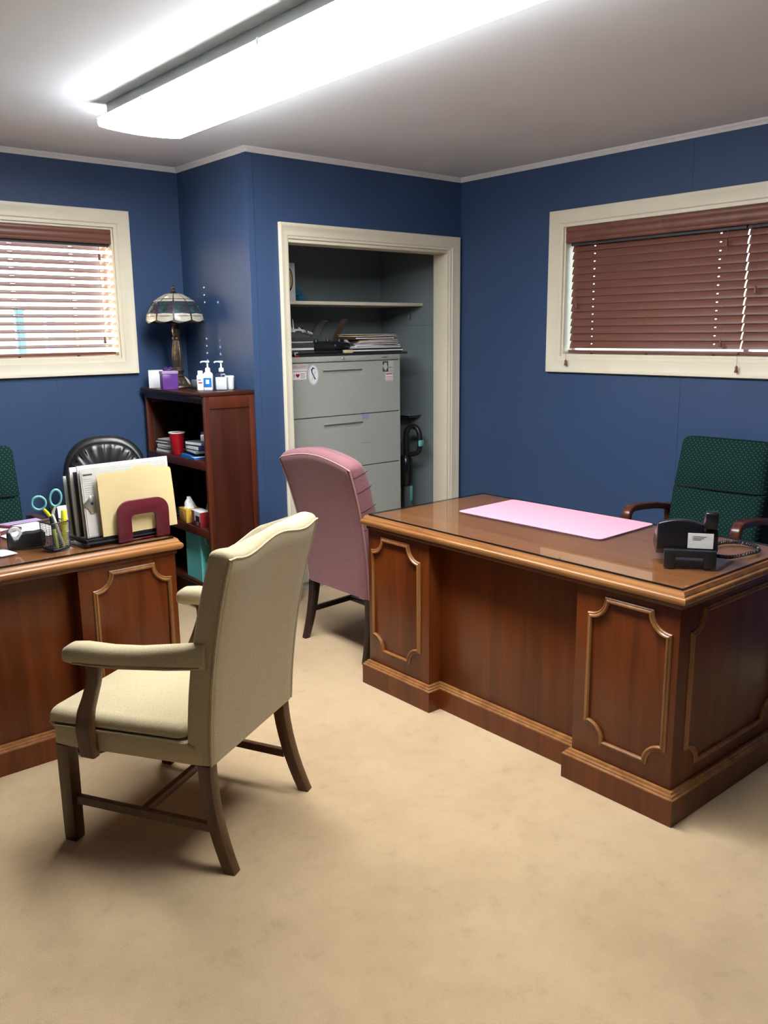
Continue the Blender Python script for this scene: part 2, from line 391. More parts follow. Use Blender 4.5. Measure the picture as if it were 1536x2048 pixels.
# windows
WCAS = [(0, 0), (0, .012), (.008, .014), (.016, .014), (.022, .020), (.034, .021), (.070, .023), (.078, .027), (.088, .027), (.090, .022), (.090, 0)]
def window(name, fn, a0, a1, z0, z1, flip):
    """fn(a, z, h): a along the wall, h out of the wall into the room"""
    o = struct(empty(name))
    pts = [(a0, z0), (a1, z0), (a1, z1), (a0, z1)]
    rings = []
    for a, z in pts:
        sa = -1 if a == a0 else 1; sz = -1 if z == z0 else 1
        rings.append([fn(a + sa * q, z + sz * q, h) for q, h in WCAS])
    loft('casing', o, 'trim', rings, closed=True)
    # jamb liner
    def liner(nm, A0, A1, Z0, Z1, h0, h1, mat='trim'):
        p = fn(A0, Z0, h0); q = fn(A1, Z1, h1)
        return box(nm, o, mat, min(p[0], q[0]), max(p[0], q[0]), min(p[1], q[1]), max(p[1], q[1]), Z0, Z1, .001, 1)
    t = .012
    liner('jamb', a0, a0+t, z0, z1, -.13, .0); liner('jamb', a1-t, a1, z0, z1, -.13, .0)
    liner('jamb', a0+t, a1-t, z0, z0+t, -.13, .0); liner('jamb', a0+t, a1-t, z1-t, z1, -.13, .0)
    mid = (a0 + a1) / 2
    fw = .014
    for s0, s1 in (((a0+t, mid), (mid, a1-t)) if flip else ((a0+t, a1-t),)):
        sa = empty('sash'); sa.parent = o
        for (A0, A1, Z0, Z1) in ((s0, s0+fw, z0+t, z1-t), (s1-fw, s1, z0+t, z1-t), (s0+fw, s1-fw, z0+t, z0+t+fw), (s0+fw, s1-fw, z1-t-fw, z1-t)):
            b = liner('sash_rail', A0, A1, Z0, Z1, -.12, -.09, 'white'); b.parent = sa
        g = liner('pane', s0+fw, s1-fw, z0+t+fw, z1-t-fw, -.106, -.102, 'pane'); g.parent = sa
    return o
window('window_1', lambda a, z, h: (a, YL - h, z), LW[0], LW[1], LW[2], LW[3], False)
window('window_2', lambda a, z, h: (XR - h, a, z), RW[0], RW[1], RW[2], RW[3], True)

# ------------------------------------------------------------------ outside
struct(boxes('ground', None, 'ground', [(-40, 45, YL+.3, 60, -.5, -.4), (XR+.3, 45, -40, YL+.3, -.5, -.4)]))
for k, (x, y) in enumerate(((2.423, 7.6), (2.678, 7.6))):
    pst = empty('porch_post', (x, y, -.4), 0, ['bright blue post standing outside the open blind', 'very pale blue post outside the open blind'][k], 'post', 'posts outside the window')
    box('shaft', pst, ('postblue', 'postpale')[k], -.036, .036, -.036, .036, 0, 2.12, .005)
    box('post_cap', pst, ('postblue', 'postpale')[k], -.048, .048, -.048, .048, 2.12, 2.16, .005)
    box('foot', pst, ('postblue', 'postpale')[k], -.08, .08, -.08, .08, 0, .06, .005)

# ------------------------------------------------------------------ window blinds
def slat_mesh(L, ladders, width=.050, crown=.0035, hole=(.0045, .011), open_at=None):
    ws = [-width/2, -width*.3, -hole[0], hole[0], width*.3, width/2]
    ls = [0.0]
    for l in ladders: ls += [l - hole[1], l + hole[1]]
    ls.append(L)
    bm = bmesh.new()
    g = [[bm.verts.new((x, y, crown * (1 - (2*y/width)**2))) for y in ws] for x in ls]
    for i in range(len(ls) - 1):
        for j in range(len(ws) - 1):
            if i % 2 == 1 and j == 2 and (i // 2) in (open_at if open_at is not None else range(9)): continue
            bm.faces.new((g[i][j], g[i+1][j], g[i+1][j+1], g[i][j+1]))
    bmesh.ops.recalc_face_normals(bm, faces=bm.faces)
    bmesh.ops.solidify(bm, geom=list(bm.faces), thickness=.0028)
    bmesh.ops.recalc_face_normals(bm, faces=bm.faces)
    me = bpy.data.meshes.new('slat'); bm.to_mesh(me); bm.free()
    me.materials.append(MT['blindwood'])
    return me
def blind(parent_name, loc, rz, L, ztop, zbot, n, tilt, label, ladders, tassels, group, tilt2=None, hole=(.0045, .011), open_at=None):
    """local x runs along the blind, local y points into the room, origin at the blind's left end at z = 0"""
    o = empty(parent_name, loc, rz, label, 'blind', group)
    me = slat_mesh(L, ladders, hole=hole, open_at=open_at)
    tilt2 = tilt if tilt2 is None else tilt2
    pitch = (ztop - zbot - .028) / n
    for k in range(n):
        s = bpy.data.objects.new('slat', me); COL.objects.link(s); s.parent = o
        s.location = (0, 0, zbot + .03 + pitch * (k + .5)); s.rotation_euler = (RAD(tilt + (tilt2 - tilt) * k / (n - 1) + random.uniform(-1.2, 1.2)), 0, 0)
    box('bottom_rail', o, 'blindwood', 0, L, -.025, .025, zbot, zbot+.016, .003)
    box('head_rail', o, 'darkgrey', 0, L, -.028, .026, ztop-.010, ztop+.05, .002)
    for l in ladders:
        for y in (-.0265, .0265):
            tube('ladder_cord', o, 'cord', [(l, y, zbot+.008), (l, y, ztop+.012)], .0008, 5)
        lathe('cord_plug', o, 'blindwood', [(.006, zbot-.006), (.008, zbot-.003), (.008, zbot-.0002)], 10, (l, 0))
    for x, z in tassels:
        low = z < zbot
        yy = .090 if low else .034
        cp = [(x, yy, z + .03), (x, yy, zbot+.004), (x, .034, zbot+.035), (x, .034, ztop+.002)] if low else [(x, yy, z + .03), (x, yy, ztop+.002)]
        tube('pull_cord', o, 'cord', cp, .0009, 5)
        lathe('tassel', o, 'blindwood', [(.003, z+.032), (.006, z+.028), (.0065, z+.022), (.0055, z+.016), (.009, z+.004), (.0085, z), (.003, z-.001)], 10, (x, yy))
    return o
VP = [(0, 0), (.012, 0), (.016, .006), (.016, .016), (.013, .020), (.016, .026), (.017, .050), (.014, .056), (.018, .062), (.018, .078), (.014, .084), (0, .084)]
LAD = (.136, .517, .866)
b1 = blind('window_blind', (XR+.050, 2.083, 0), RAD(90), 1.010, 1.985, 1.392, 14, -66, 'closed red-brown wooden blind hung between the closet corner and the second blind', LAD, ((.956, 1.640), (.973, 1.325), (.09, 1.905), (.086, 1.43)), 'closed wooden blinds under one valance', None, (.0035, .0055), (0, 2))
b2 = blind('window_blind', (XR+.050, 1.065, 0), RAD(90), 1.010, 1.985, 1.392, 14, -66, 'closed red-brown wooden blind whose tassel hangs near the green chair', LAD, ((.949, 1.68), (.985, 1.312), (.09, 1.9)), 'closed wooden blinds under one valance', None, (.0035, .0055), (0, 2))
va = prism('blind_valance', None, 'blindwood', [(XR + .012 - h, 1.990 + z) for h, z in VP], 'y', RW[0]+.013, RW[1]-.013)
# prism maps (a, b, h) with axis y to (a, h, b)
tag(va, 'red-brown moulded wooden valance above the two closed blinds', 'valance')
b3 = blind('window_blind', (2.014, YL+.050, 0), RAD(180), 1.034, 2.003, 1.412, 14, 17, 'open wooden blind with tilted open slats in the bright sunlit window', (.205, .52, .90), ((.060, 1.92), (.064, 1.475)), None, 20, (.0065, .012), None)
va = prism('blind_valance', None, 'blindwood', [(YL + .012 - h, 2.006 + z * .88) for h, z in VP], 'x', LW[0]+.013, LW[1]-.013)
tag(va, 'red-brown wooden valance above the open sunlit blind', 'valance')

# ------------------------------------------------------------------ ceiling light
fx = empty('ceiling_light', (1.715, 2.36, H), 0, 'long fluorescent wraparound ceiling light with glowing white lens', 'ceiling light')
box('housing', fx, 'fixture', -.150, .150, -1.21, 1.21, -.056, -.0005, .003)
lp = [(-.187, -.060)] + [(-.187, -.080), (-.182, -.090)] + [(-.187 + .374 * t, -.092 - .010 * math.sin(PI * t)) for t in (.1, .25, .4, .5, .6, .75, .9)] + [(.182, -.090), (.187, -.080), (.187, -.060), (.150, -.0605), (-.150, -.0605)]
prism('lens', fx, 'lens', lp, 'y', -1.215, 1.215)
box('lens_tray', fx, 'fixture', -.190, .190, -1.222, 1.222, -.0598, -.0565, .0005, 1)
for y in (-1.219, 1.2155):
    prism('end_cap', fx, 'lens', [(a * 1.0, b) for a, b in lp], 'y', y, y + .0035)
for k in range(3): box('lens_clip', fx, 'steel', -.192, -.187, -.8 + k * .8, -.79 + k * .8, -.075, -.055, .001)

# ------------------------------------------------------------------ desks
def notched(a0, a1, b0, b1, c, k=7):
    out = []
    for (cx, cy, s) in ((a1, b0, 90), (a1, b1, 180), (a0, b1, 270), (a0, b0, 0)):
        arc = []
        for j in range(k + 1):
            t = RAD(s + 90) - RAD(90) * j / k
            arc.append((cx + c * math.cos(t), cy + c * math.sin(t)))
        out += arc
    return out
MOULD = [(-.009, 0), (-.009, .004), (-.006, .007), (-.002, .006), (.001, .010), (.005, .011), (.009, .007), (.009, 0)]
def make_desk(label):
    d = empty('executive_desk', (0, 0, 0), 0, label, 'desk', 'walnut executive desks')
    hx, hy = .762, .38
    # top: flat board and a moulded worn edge around it
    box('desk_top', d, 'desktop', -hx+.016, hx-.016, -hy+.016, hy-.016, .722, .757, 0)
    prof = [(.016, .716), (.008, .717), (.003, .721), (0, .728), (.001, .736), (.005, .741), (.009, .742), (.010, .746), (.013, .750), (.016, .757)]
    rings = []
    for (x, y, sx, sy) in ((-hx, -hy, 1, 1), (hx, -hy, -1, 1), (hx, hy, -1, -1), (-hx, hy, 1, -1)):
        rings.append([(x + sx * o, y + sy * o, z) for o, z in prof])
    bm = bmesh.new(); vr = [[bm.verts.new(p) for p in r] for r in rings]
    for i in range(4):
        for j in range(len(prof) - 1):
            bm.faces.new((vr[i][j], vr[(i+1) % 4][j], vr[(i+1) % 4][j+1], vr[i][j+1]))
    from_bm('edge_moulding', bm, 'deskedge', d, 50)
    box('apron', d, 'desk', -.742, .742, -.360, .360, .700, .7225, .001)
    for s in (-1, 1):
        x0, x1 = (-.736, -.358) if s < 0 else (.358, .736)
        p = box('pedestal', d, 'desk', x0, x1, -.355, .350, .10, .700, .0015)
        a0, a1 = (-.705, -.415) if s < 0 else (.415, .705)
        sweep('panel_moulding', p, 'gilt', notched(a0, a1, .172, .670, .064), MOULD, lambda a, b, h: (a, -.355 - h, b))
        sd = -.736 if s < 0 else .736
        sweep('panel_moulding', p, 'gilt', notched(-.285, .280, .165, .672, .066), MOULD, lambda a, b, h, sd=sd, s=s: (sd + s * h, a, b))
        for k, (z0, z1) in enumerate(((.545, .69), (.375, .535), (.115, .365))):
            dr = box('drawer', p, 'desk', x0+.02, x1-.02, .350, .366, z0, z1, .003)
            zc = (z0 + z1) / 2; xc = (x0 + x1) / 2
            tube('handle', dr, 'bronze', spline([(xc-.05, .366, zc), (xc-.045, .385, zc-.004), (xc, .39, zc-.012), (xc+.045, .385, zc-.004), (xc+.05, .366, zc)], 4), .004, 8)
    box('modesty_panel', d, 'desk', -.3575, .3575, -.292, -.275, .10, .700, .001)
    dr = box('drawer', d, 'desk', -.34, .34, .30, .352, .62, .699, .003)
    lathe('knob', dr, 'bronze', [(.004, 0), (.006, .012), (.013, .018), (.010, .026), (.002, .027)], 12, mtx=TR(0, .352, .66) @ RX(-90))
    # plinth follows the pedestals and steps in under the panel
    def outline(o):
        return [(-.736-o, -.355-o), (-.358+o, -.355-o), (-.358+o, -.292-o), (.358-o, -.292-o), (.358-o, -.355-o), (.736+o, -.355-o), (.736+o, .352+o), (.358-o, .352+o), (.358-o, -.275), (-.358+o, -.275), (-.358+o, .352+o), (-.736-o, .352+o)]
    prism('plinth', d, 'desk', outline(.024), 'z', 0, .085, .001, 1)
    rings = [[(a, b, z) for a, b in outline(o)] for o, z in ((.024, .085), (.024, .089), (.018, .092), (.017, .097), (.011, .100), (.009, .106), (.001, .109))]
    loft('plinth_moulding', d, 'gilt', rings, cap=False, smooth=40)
    return d
d1 = make_desk('walnut executive desk holding the pink desk mat and telephone')
d1.location = (2.595, 2.018, 0); d1.rotation_euler = (0, 0, RAD(-90))
d2 = dup(d1); d2.location = (1.459 - .762, 2.91 + .38, 0); d2.rotation_euler = (0, 0, 0)
d2['label'] = 'walnut executive desk holding the file tray and pen cup'
def glass_sheet(loc, rz, label):
    o = empty('glass_cover', loc, rz, label, 'glass sheet', 'glass desk covers')
    hx, hy = .735, .353
    bm = bmesh.new(); bm_box(bm, -hx, hx, -hy, hy, 0, .006)
    bm.faces.ensure_lookup_table(); bmesh.ops.recalc_face_normals(bm, faces=bm.faces)
    top = [f for f in bm.faces if f.normal.z > .9]; oth = [f for f in bm.faces if abs(f.normal.z) <= .9]; bot = [f for f in bm.faces if f.normal.z < -.9]
    me_bm = bm
    bmesh.ops.delete(bm, geom=oth + bot, context='FACES_ONLY')
    from_bm('pane', me_bm, 'sheet', o, 0)
    sweep('polished_edge', o, 'sheetedge', [(-hx, -hy), (hx, -hy), (hx, hy), (-hx, hy)], [(0, 0), (.0015, 0), (.0015, .0062), (0, .0062)], lambda a, b, h: (a, b, h), True, 0)
    return o
glass_sheet((2.595, 2.018, .7575), RAD(-90), 'clear glass sheet on the desk with the pink mat')
glass_sheet((1.459 - .762, 3.29, .7575), 0, 'clear glass sheet on the desk with the pen cup')
GZ = .7640

# ------------------------------------------------------------------ beige armchair
def seat_pad(name, parent, mat, front, back, y0, y1, z0, z1, r=.03, crown=.02, dz_front=.0):
    """padded cushion: rounded outline (half widths front / back), crowned top"""
    def ring(ins, z, dome):
        out = []
        for a, b in rrect(1, 1, .12, 4):
            t = (b + 1) / 2; hw = back + (front - back) * t
            x = a * max(hw - ins, .01); yc = (y0 + y1) / 2; y = yc + b * max((y1 - y0) / 2 - ins, .01)
            q = z + dome + dz_front * t
            out.append((x, y, q))
        return out
    rings = [ring(.012, z0, 0), ring(0, z0 + .01, 0), ring(0, z1 - r, 0)]
    for j in range(1, 6):
        a = PI / 2 * j / 5
        rings.append(ring(r * (1 - math.cos(a)), z1 - r + r * math.sin(a), 0))
    for ins, dm in ((r + .03, crown * .4), (r + .07, crown * .75), (r + .12, crown * .95), (r + .18, crown)):
        rings.append(ring(ins, z1, dm))
    return loft(name, parent, mat, rings, smooth=60)
def lean_back(name, parent, mat, hw0, hw1, z0, ztop, yb, thick, bulge=None, r=.03, nt_=14, roll=.03):
    """upholstered back: z0 bottom, ztop(lx) the top line, yb(t) rear face, thick(t)"""
    rings = []
    def ring(t, ins=0.0, up=0.0):
        hw = hw0 + (hw1 - hw0) * t - ins; th = max(thick(t) / 2 - ins, .004)
        yc = yb(t) + thick(t) / 2
        out = []
        for a, b in rrect(hw, th, min(r, th * .95), 4):
            # finer points along the width
            out.append((a, b))
        pts = []
        n = len(out)
        for i in range(n):
            a, b = out[i]; c, d = out[(i + 1) % n]
            m = 10 if abs(c - a) > .1 else 1
            for j in range(m):
                u = j / m; pts.append((a + (c - a) * u, b + (d - b) * u))
        res = []
        for a, b in pts:
            z = z0 + (ztop(a) - z0) * t + up
            bu = bulge(a / max(hw, .01), t) if (bulge and b > 0) else 0
            res.append((a, yc + b + bu, z))
        return res
    for k in range(nt_ + 1): rings.append(ring(k / nt_))
    for j in range(1, 5):
        a = PI / 2 * j / 5
        rings.append(ring(1.0, roll * (1 - math.cos(a)), roll * .8 * math.sin(a)))
    return loft(name, parent, mat, rings, smooth=60)
def beige_chair():
    o = empty('armchair', (1.143, 2.344, 0), RAD(29.15), 'cream fabric armchair with wooden legs facing the desk with pen cup', 'armchair')
    zt = lambda x: .926 + .022 * math.cos(x / .27 * PI * .75) ** 2 + .006 * max(0, abs(x) - .2) / .07
    yb = lambda t: -.255 - .020 * t - .085 * t * t
    th = lambda t: .088 - .012 * t
    bk = lean_back('backrest', o, 'beige', .252, .272, .325, zt, yb, th, lambda u, t: .018 * (1 - u * u) * math.sin(PI * min(1, t * 1.1)), .022, 14, .034)
    # piping around the rear panel
    pp = []
    for k in range(15): t = k / 14; pp.append((-(.249 + .020 * t), yb(t) + .004, .325 + (zt(.26) - .325) * t))
    for k in range(1, 20): x = -.269 + .538 * k / 20; pp.append((x, yb(1) + .002, zt(x) + .004))
    for k in range(14, -1, -1): t = k / 14; pp.append((.249 + .020 * t, yb(t) + .004, .325 + (zt(.26) - .325) * t))
    tube('piping', bk, 'beige', pp, .0042, 6)
    seat_pad('seat_rail', o, 'beige', .282, .252, -.250, .283, .316, .386, .006, 0)
    st = seat_pad('seat', o, 'beige', .286, .248, -.168, .292, .384, .432, .030, .022, .006)
    sp = [(-.250, -.165, .384), (-.287, .26, .386), (-.27, .290, .387), (0, .294, .388), (.27, .290, .387), (.287, .26, .386), (.250, -.165, .384)]
    tube('piping', st, 'beige', sp, .004, 6)
    for s in (-1, 1):
        x = s * .286
        sec = []
        for (y, z, hw, hh) in ((.192, .618, .016, .012), (.186, .622, .026, .022), (.165, .628, .033, .030), (.12, .633, .034, .031), (.03, .634, .032, .030), (-.06, .639, .030, .031), (-.15, .648, .029, .034), (-.225, .655, .027, .037), (-.262, .658, .022, .036)):
            xo = x - s * .030 * max(0, (.10 - y) / .36) ** 1.5
            sec.append([(xo + a, y, z + b) for a, b in rrect(hw, hh, min(hw, hh) * .85, 4)])
        ar = loft('armrest', o, 'beige', sec, smooth=60)
        tube('piping', ar, 'beige', [(x + s*.027, .15, .606), (x + s*.024, 0, .610), (x + s*.010, -.15, .620), (x - s*.006, -.25, .628)], .0032, 6)
        # curved arm post
        ctr = spline([(x, .100, .608), (x, .098, .56), (x, .118, .50), (x, .140, .44), (x, .142, .38), (x, .134, .312)], 4)
        wid = [.020, .019, .021, .025, .027, .025]
        n = len(ctr); sec = []
        for i, c in enumerate(ctr):
            q = i / (n - 1) * 5; j = min(int(q), 4); hw = wid[j] + (wid[j+1] - wid[j]) * (q - j)
            xx = x + (s * .004 if c[2] < .42 else 0)
            sec.append([(xx + a, c[1] + b, c[2]) for a, b in rrect(.0145, hw, .005, 2)])
        loft('arm_post', o, 'chairwood', sec, smooth=50)
        # front leg, straight with a flat inner chamfer
        xl = s * .252
        loft('leg', o, 'chairwood', [[(xl + a, .252 + b, z) for a, b in rrect(h, h, .004, 2)] for h, z in ((.021, 0), (.0215, .02), (.0225, .318))], smooth=30)
        # rear leg curves backwards
        sec = []
        for t in range(9):
            q = t / 8; z = .318 * (1 - q); y = -.222 - .012 * q - .062 * q * q; h = .0215 - .003 * q; xo = s * (.226 + .016 * q)
            sec.append([(xo + a, y + b, z) for a, b in rrect(h * .95, h, .004, 2)])
        loft('leg', o, 'chairwood', sec, smooth=30)
        bm = bmesh.new()
        a, b = Vector((s * .251, .232, .135)), Vector((s * .236, -.225, .125))
        loft_bm(bm, [[(p.x + u, p.y, p.z + v) for u, v in rrect(.009, .014, .002, 1)] for p in (a, b)])
        from_bm('stretcher', bm, 'chairwood', o, 30)
    box('stretcher', o, 'chairwood', -.236, .236, -.012, .008, .119, .144, .002)
    return o
beige_chair()

# ------------------------------------------------------------------ rose armchair
def pink_chair():
    o = empty('armchair', (2.62, 3.172, 0), RAD(-90), 'dusty rose tufted armchair with dark legs in front of the closet', 'armchair')
    zt = lambda x: .925 + .042 * math.cos(x / .28 * PI / 2)
    yb = lambda t: -.240 - .030 * t - .100 * t * t
    th = lambda t: .115 - .02 * t
    def bulge(u, t):
        g = 1 - abs(math.sin(t * PI * 4.5)) ** 6 * .0
        return .030 * (1 - u * u * .7) * (0.55 + .45 * abs(math.sin(t * PI * 4))) * (1 if t < .97 else .6)
    bk = lean_back('backrest', o, 'pink', .243, .276, .305, zt, yb, th, bulge, .03, 28, .045)
    pp = []
    for k in range(15): t = k / 14; pp.append((-(.238 + .035 * t), yb(t) + .008, .305 + (zt(.27) - .305) * t))
    for k in range(1, 20): x = -.273 + .546 * k / 20; pp.append((x, yb(1) + .003, zt(x) + .006))
    for k in range(14, -1, -1): t = k / 14; pp.append((.238 + .035 * t, yb(t) + .008, .305 + (zt(.27) - .305) * t))
    tube('piping', bk, 'pinkpipe', pp, .0042, 6)
    # pleat seams, crease shade painted as darker pink tubes, over both edges to tufts
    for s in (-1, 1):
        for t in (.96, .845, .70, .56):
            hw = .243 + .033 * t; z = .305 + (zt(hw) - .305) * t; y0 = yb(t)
            tube('pleat_shade', bk, 'pinkcreaseshade', [(s * (hw - .008), y0 + .010, z - .012), (s * (hw + .0005), y0 + .032, z - .006), (s * (hw + .0005), y0 + .07, z + .008), (s * (hw - .008), y0 + .105, z + .016)], .0022, 5)
    for (u, t) in ((-.5, .85), (0, .85), (.5, .85), (-.25, .68), (.25, .68), (-.5, .5), (0, .5), (.5, .5)):
        hw = .243 + .033 * t; x = u * hw
        lathe('tuft_button', bk, 'pink', [(.002, .010), (.009, .008), (.011, .003), (.010, 0)], 10, mtx=TR(x, yb(t) + th(t) + .024, .305 + (zt(x) - .305) * t) @ RX(-90))
    seat_pad('seat_rail', o, 'pink', .275, .243, -.236, .275, .306, .370, .006, 0)
    seat_pad('seat', o, 'pink', .280, .240, -.115, .285, .371, .435, .032, .024)
    for s in (-1, 1):
        x = s * .272
        sec = [[(x + a, y, z + b) for a, b in rrect(hw, hh, hw * .85, 4)] for (y, z, hw, hh) in ((.175, .595, .016, .014), (.165, .60, .026, .026), (.10, .605, .028, .028), (-.05, .610, .027, .028), (-.20, .62, .024, .028))]
        loft('armrest', o, 'pink', sec, smooth=60)
        ctr = [(x, .10, .58), (x, .115, .50), (x, .125, .42), (x, .12, .32)]
        loft('arm_post', o, 'darkwood', [[(c[0] + a, c[1] + b, c[2]) for a, b in rrect(.013, .02, .004, 2)] for c in spline(ctr, 4)], smooth=50)
        loft('leg', o, 'darkwood', [[(s * .240 + a, .235 + b, z) for a, b in rrect(h, h, .004, 2)] for h, z in ((.016, 0), (.022, .308))], smooth=30)
        sec = []
        for t in range(9):
            q = t / 8; z = .308 * (1 - q); y = -.212 - .010 * q - .040 * q * q; h = .022 - .007 * q
            sec.append([(s * (.221 + .020 * q) + a, y + b, z) for a, b in rrect(h, h, .004, 2)])
        loft('leg', o, 'darkwood', sec, smooth=30)
        bm = bmesh.new()
        loft_bm(bm, [[(p[0] + u, p[1], p[2] + v) for u, v in rrect(.009, .013, .002, 1)] for p in ((s * .236, .225, .16), (s * .226, -.212, .15))])
        from_bm('stretcher', bm, 'darkwood', o, 30)
    box('stretcher', o, 'darkwood', -.226, .226, .012, .030, .142, .166, .002)
    return o
pink_chair()

# ------------------------------------------------------------------ green office armchairs
def green_chair(label, loc, rz):
    o = empty('office_armchair', loc, rz, label, 'armchair', 'green dotted armchairs')
    yb = lambda t: -.150 - .115 * t
    zt = lambda x: .975 - .35 * max(0, abs(x) - .12) ** 2
    def bulge(u, t): return .02 * (1 - u ** 4)
    # lower and upper cushions of the back meet at a seam
    low = lean_back('backrest_lower', o, 'green', .226, .228, .38, lambda x: .755, lambda t: -.150 - .072 * t, lambda t: .085, lambda u, t: .018 * (1 - u**4) * math.sin(PI * (.15 + .8 * t)), .03, 10, .012)
    up = lean_back('backrest_upper', o, 'green', .228, .222, .768, zt, lambda t: -.224 - .046 * t, lambda t: .080, lambda u, t: .024 * (1 - u**4) * math.sin(PI * (.12 + .8 * t)), .03, 10, .035)
    tube('seam', low, 'seamshade', [(-.226, -.168, .770), (-.20, -.134, .768), (0, -.128, .768), (.20, -.134, .768), (.226, -.168, .770)], .0045, 6)  # dark seam tube; the groove's shade is put into its colour
    seat_pad('seat', o, 'green', .240, .225, -.10, .29, .385, .47, .035, .018)
    box('seat_base', o, 'black', -.225, .225, -.12, .26, .365, .386, .004)
    for s in (-1, 1):
        x = s * .268
        # arm, rounded front corner and front leg in one bent strip
        ctr = [(-.17, .645), (-.05, .668), (.08, .680), (.150, .683)]
        for j in range(1, 7):
            a = RAD(90 * j / 6); ctr.append((.150 + .045 * math.sin(a), .683 - .045 * (1 - math.cos(a))))
        ctr += [(.198, .55), (.205, .30), (.215, .0)]
        hw = .018
        pts = [Vector((0, y, z)) for y, z in ctr]; sec = []
        for i, p in enumerate(pts):
            t = (pts[min(i+1, len(pts)-1)] - pts[max(i-1, 0)]).normalized(); nn = Vector((0, -t.z, t.y))
            sec.append([tuple(Vector((x + a, p.y, p.z)) + nn * b) for a, b in rrect(.023, .016, .008, 3)])
        loft('arm_frame', o, 'armwood', sec, smooth=50)
        loft('leg', o, 'armwood', [[(x + a, -.19 - .10 * q + b, .66 * (1 - q)) for a, b in rrect(.018, .018, .006, 2)] for q in (0, .3, .6, 1)], smooth=50)
        box('stretcher', o, 'armwood', x - .012, x + .012, -.215, .200, .30, .33, .003)
    box('stretcher', o, 'armwood', -.256, .256, .05, .08, .345, .365, .003)
    return o
green_chair('dark green dotted armchair with cherry arms behind the telephone', (3.655, 2.03, 0), RAD(92))
green_chair('dark green dotted armchair with cherry arms behind the desk with tape dispenser', (1.035, 4.12, 0), RAD(172))

# ------------------------------------------------------------------ black leather chair
def leather_chair():
    o = empty('leather_chair', (1.655, 4.07, 0), RAD(160), 'black leather swivel chair with rounded back behind the file tray', 'chair')
    # outline of the back (x, z)
    half = [(0.0, 1.010), (.06, 1.006), (.115, .988), (.158, .955), (.190, .905), (.207, .84), (.212, .77), (.205, .69), (.190, .60), (.175, .52), (.15, .48), (.08, .465), (0, .462)]
    half = [(p[0], p[2]) for p in spline([(x, 0, z) for x, z in half], 3)]
    out = half + [(-x, z) for x, z in half[-2:0:-1]]
    cz = .74
    def ring(k, y, dz=0): return [(x * k, y - .12 * ((z - .46) / .55) ** 1.0 * 1.0, cz + (z - cz) * k) for x, z in out]
    loft('backrest_shell', o, 'leather', [ring(.94, -.165), ring(.99, -.155), ring(1.0, -.135), ring(1.0, -.115), ring(.97, -.095), ring(.90, -.090)], smooth=60)
    # padded inner cushion with gathered edge
    rings = []
    for k, y in ((.90, -.092), (.885, -.078), (.85, -.066), (.78, -.060)):
        rr = []
        for i, (x, z) in enumerate(out):
            wob = .006 * math.sin(i * 2.1) * (1 if k < .87 else .3)
            rr.append((x * k, y + wob - .12 * ((z - .46) / .55), cz + (z - cz) * k))
        rings.append(rr)
    for k, y in ((.6, -.050), (.35, -.045), (.1, -.043)): rings.append(ring(k, y))
    pad = loft('back_cushion', o, 'leather', rings, smooth=70)
    for i in range(4, len(out) - 4, 2):
        x, z = out[i]
        if z < .62: continue
        tube('gather', pad, 'leather', [(x * k, y - .12 * ((z - .46) / .55), cz + (z - cz) * k) for k, y in ((.87, -.070), (.80, -.058), (.72, -.054))], [.002, .005, .001], 6)
    seat_pad('seat', o, 'leather', .215, .205, -.20, .26, .40, .48, .04, .02)
    for s in ():
        tube('armrest', o, 'black', spline([(s*.225, -.17, .41), (s*.285, -.16, .50), (s*.29, -.10, .61), (s*.29, .08, .62), (s*.285, .15, .55), (s*.225, .14, .41)], 5), .02, 8, flat=1.2)
    lathe('gas_column', o, 'black', [(.035, .39), (.035, .33), (.026, .33), (.026, .14), (.032, .14), (.032, .08)], 16)
    for k in range(5):
        a = 2 * PI * k / 5 + .3; c, sn = math.cos(a), math.sin(a)
        sp = loft('base_spoke', o, 'black', [[(c * r - sn * u, sn * r + c * u, z + v) for u, v in rrect(w_, h_, .006, 2)] for r, z, w_, h_ in ((.02, .105, .026, .022), (.15, .098, .022, .018), (.27, .08, .017, .013))], smooth=50)
        lathe('caster', sp, 'black', [(.004, -.022), (.024, -.020), (.027, -.012), (.027, .012), (.024, .020), (.004, .022)], 16, mtx=TR(c * .265, sn * .265, .0275) @ Matrix.Rotation(a, 4, 'Z') @ RX(90))
        tube('caster_stem', sp, 'steel', [(c * .265, sn * .265, .03), (c * .265, sn * .265, .078)], .006, 8)
    return o
leather_chair()

# ------------------------------------------------------------------ bookcase in the corner
BT = 1.225
bc = empty('bookcase', (2.281, 4.281, 0), 0, 'dark mahogany open bookcase standing in the blue corner', 'bookcase')
X0, X1, Y0, Y1 = -.150, .150, -.347, .345          # local box; the open front faces -x
box('top', bc, 'bookwood', X0-.018, X1, Y0-.004, Y1+.012, BT-.020, BT, .003)
for y, s in ((Y0, 1), (Y1 - .02, 1)):
    sp = box('side_panel', bc, 'bookwood', X0+.03, X1-.028, y+.006, y+.014, .06, 1.145, .001)
    box('stile', sp, 'bookedge', X0, X0+.032, y, y+.02, 0, BT-.021, .002)
    box('stile', sp, 'bookedge', X1-.030, X1, y, y+.02, 0, BT-.021, .002)
    box('rail', sp, 'bookedge', X0+.032, X1-.030, y, y+.02, 1.140, BT-.021, .002)
    box('rail', sp, 'bookedge', X0+.032, X1-.030, y, y+.02, 0, .09, .002)
box('back_panel', bc, 'bookwood', X1-.010, X1-.002, Y0+.021, Y1-.021, .05, BT-.021, 0)
box('head_rail', bc, 'bookwood', X0, X0+.018, Y0+.021, Y1-.021, 1.168, BT-.021, .002)
SH = (.185, .500, .865)
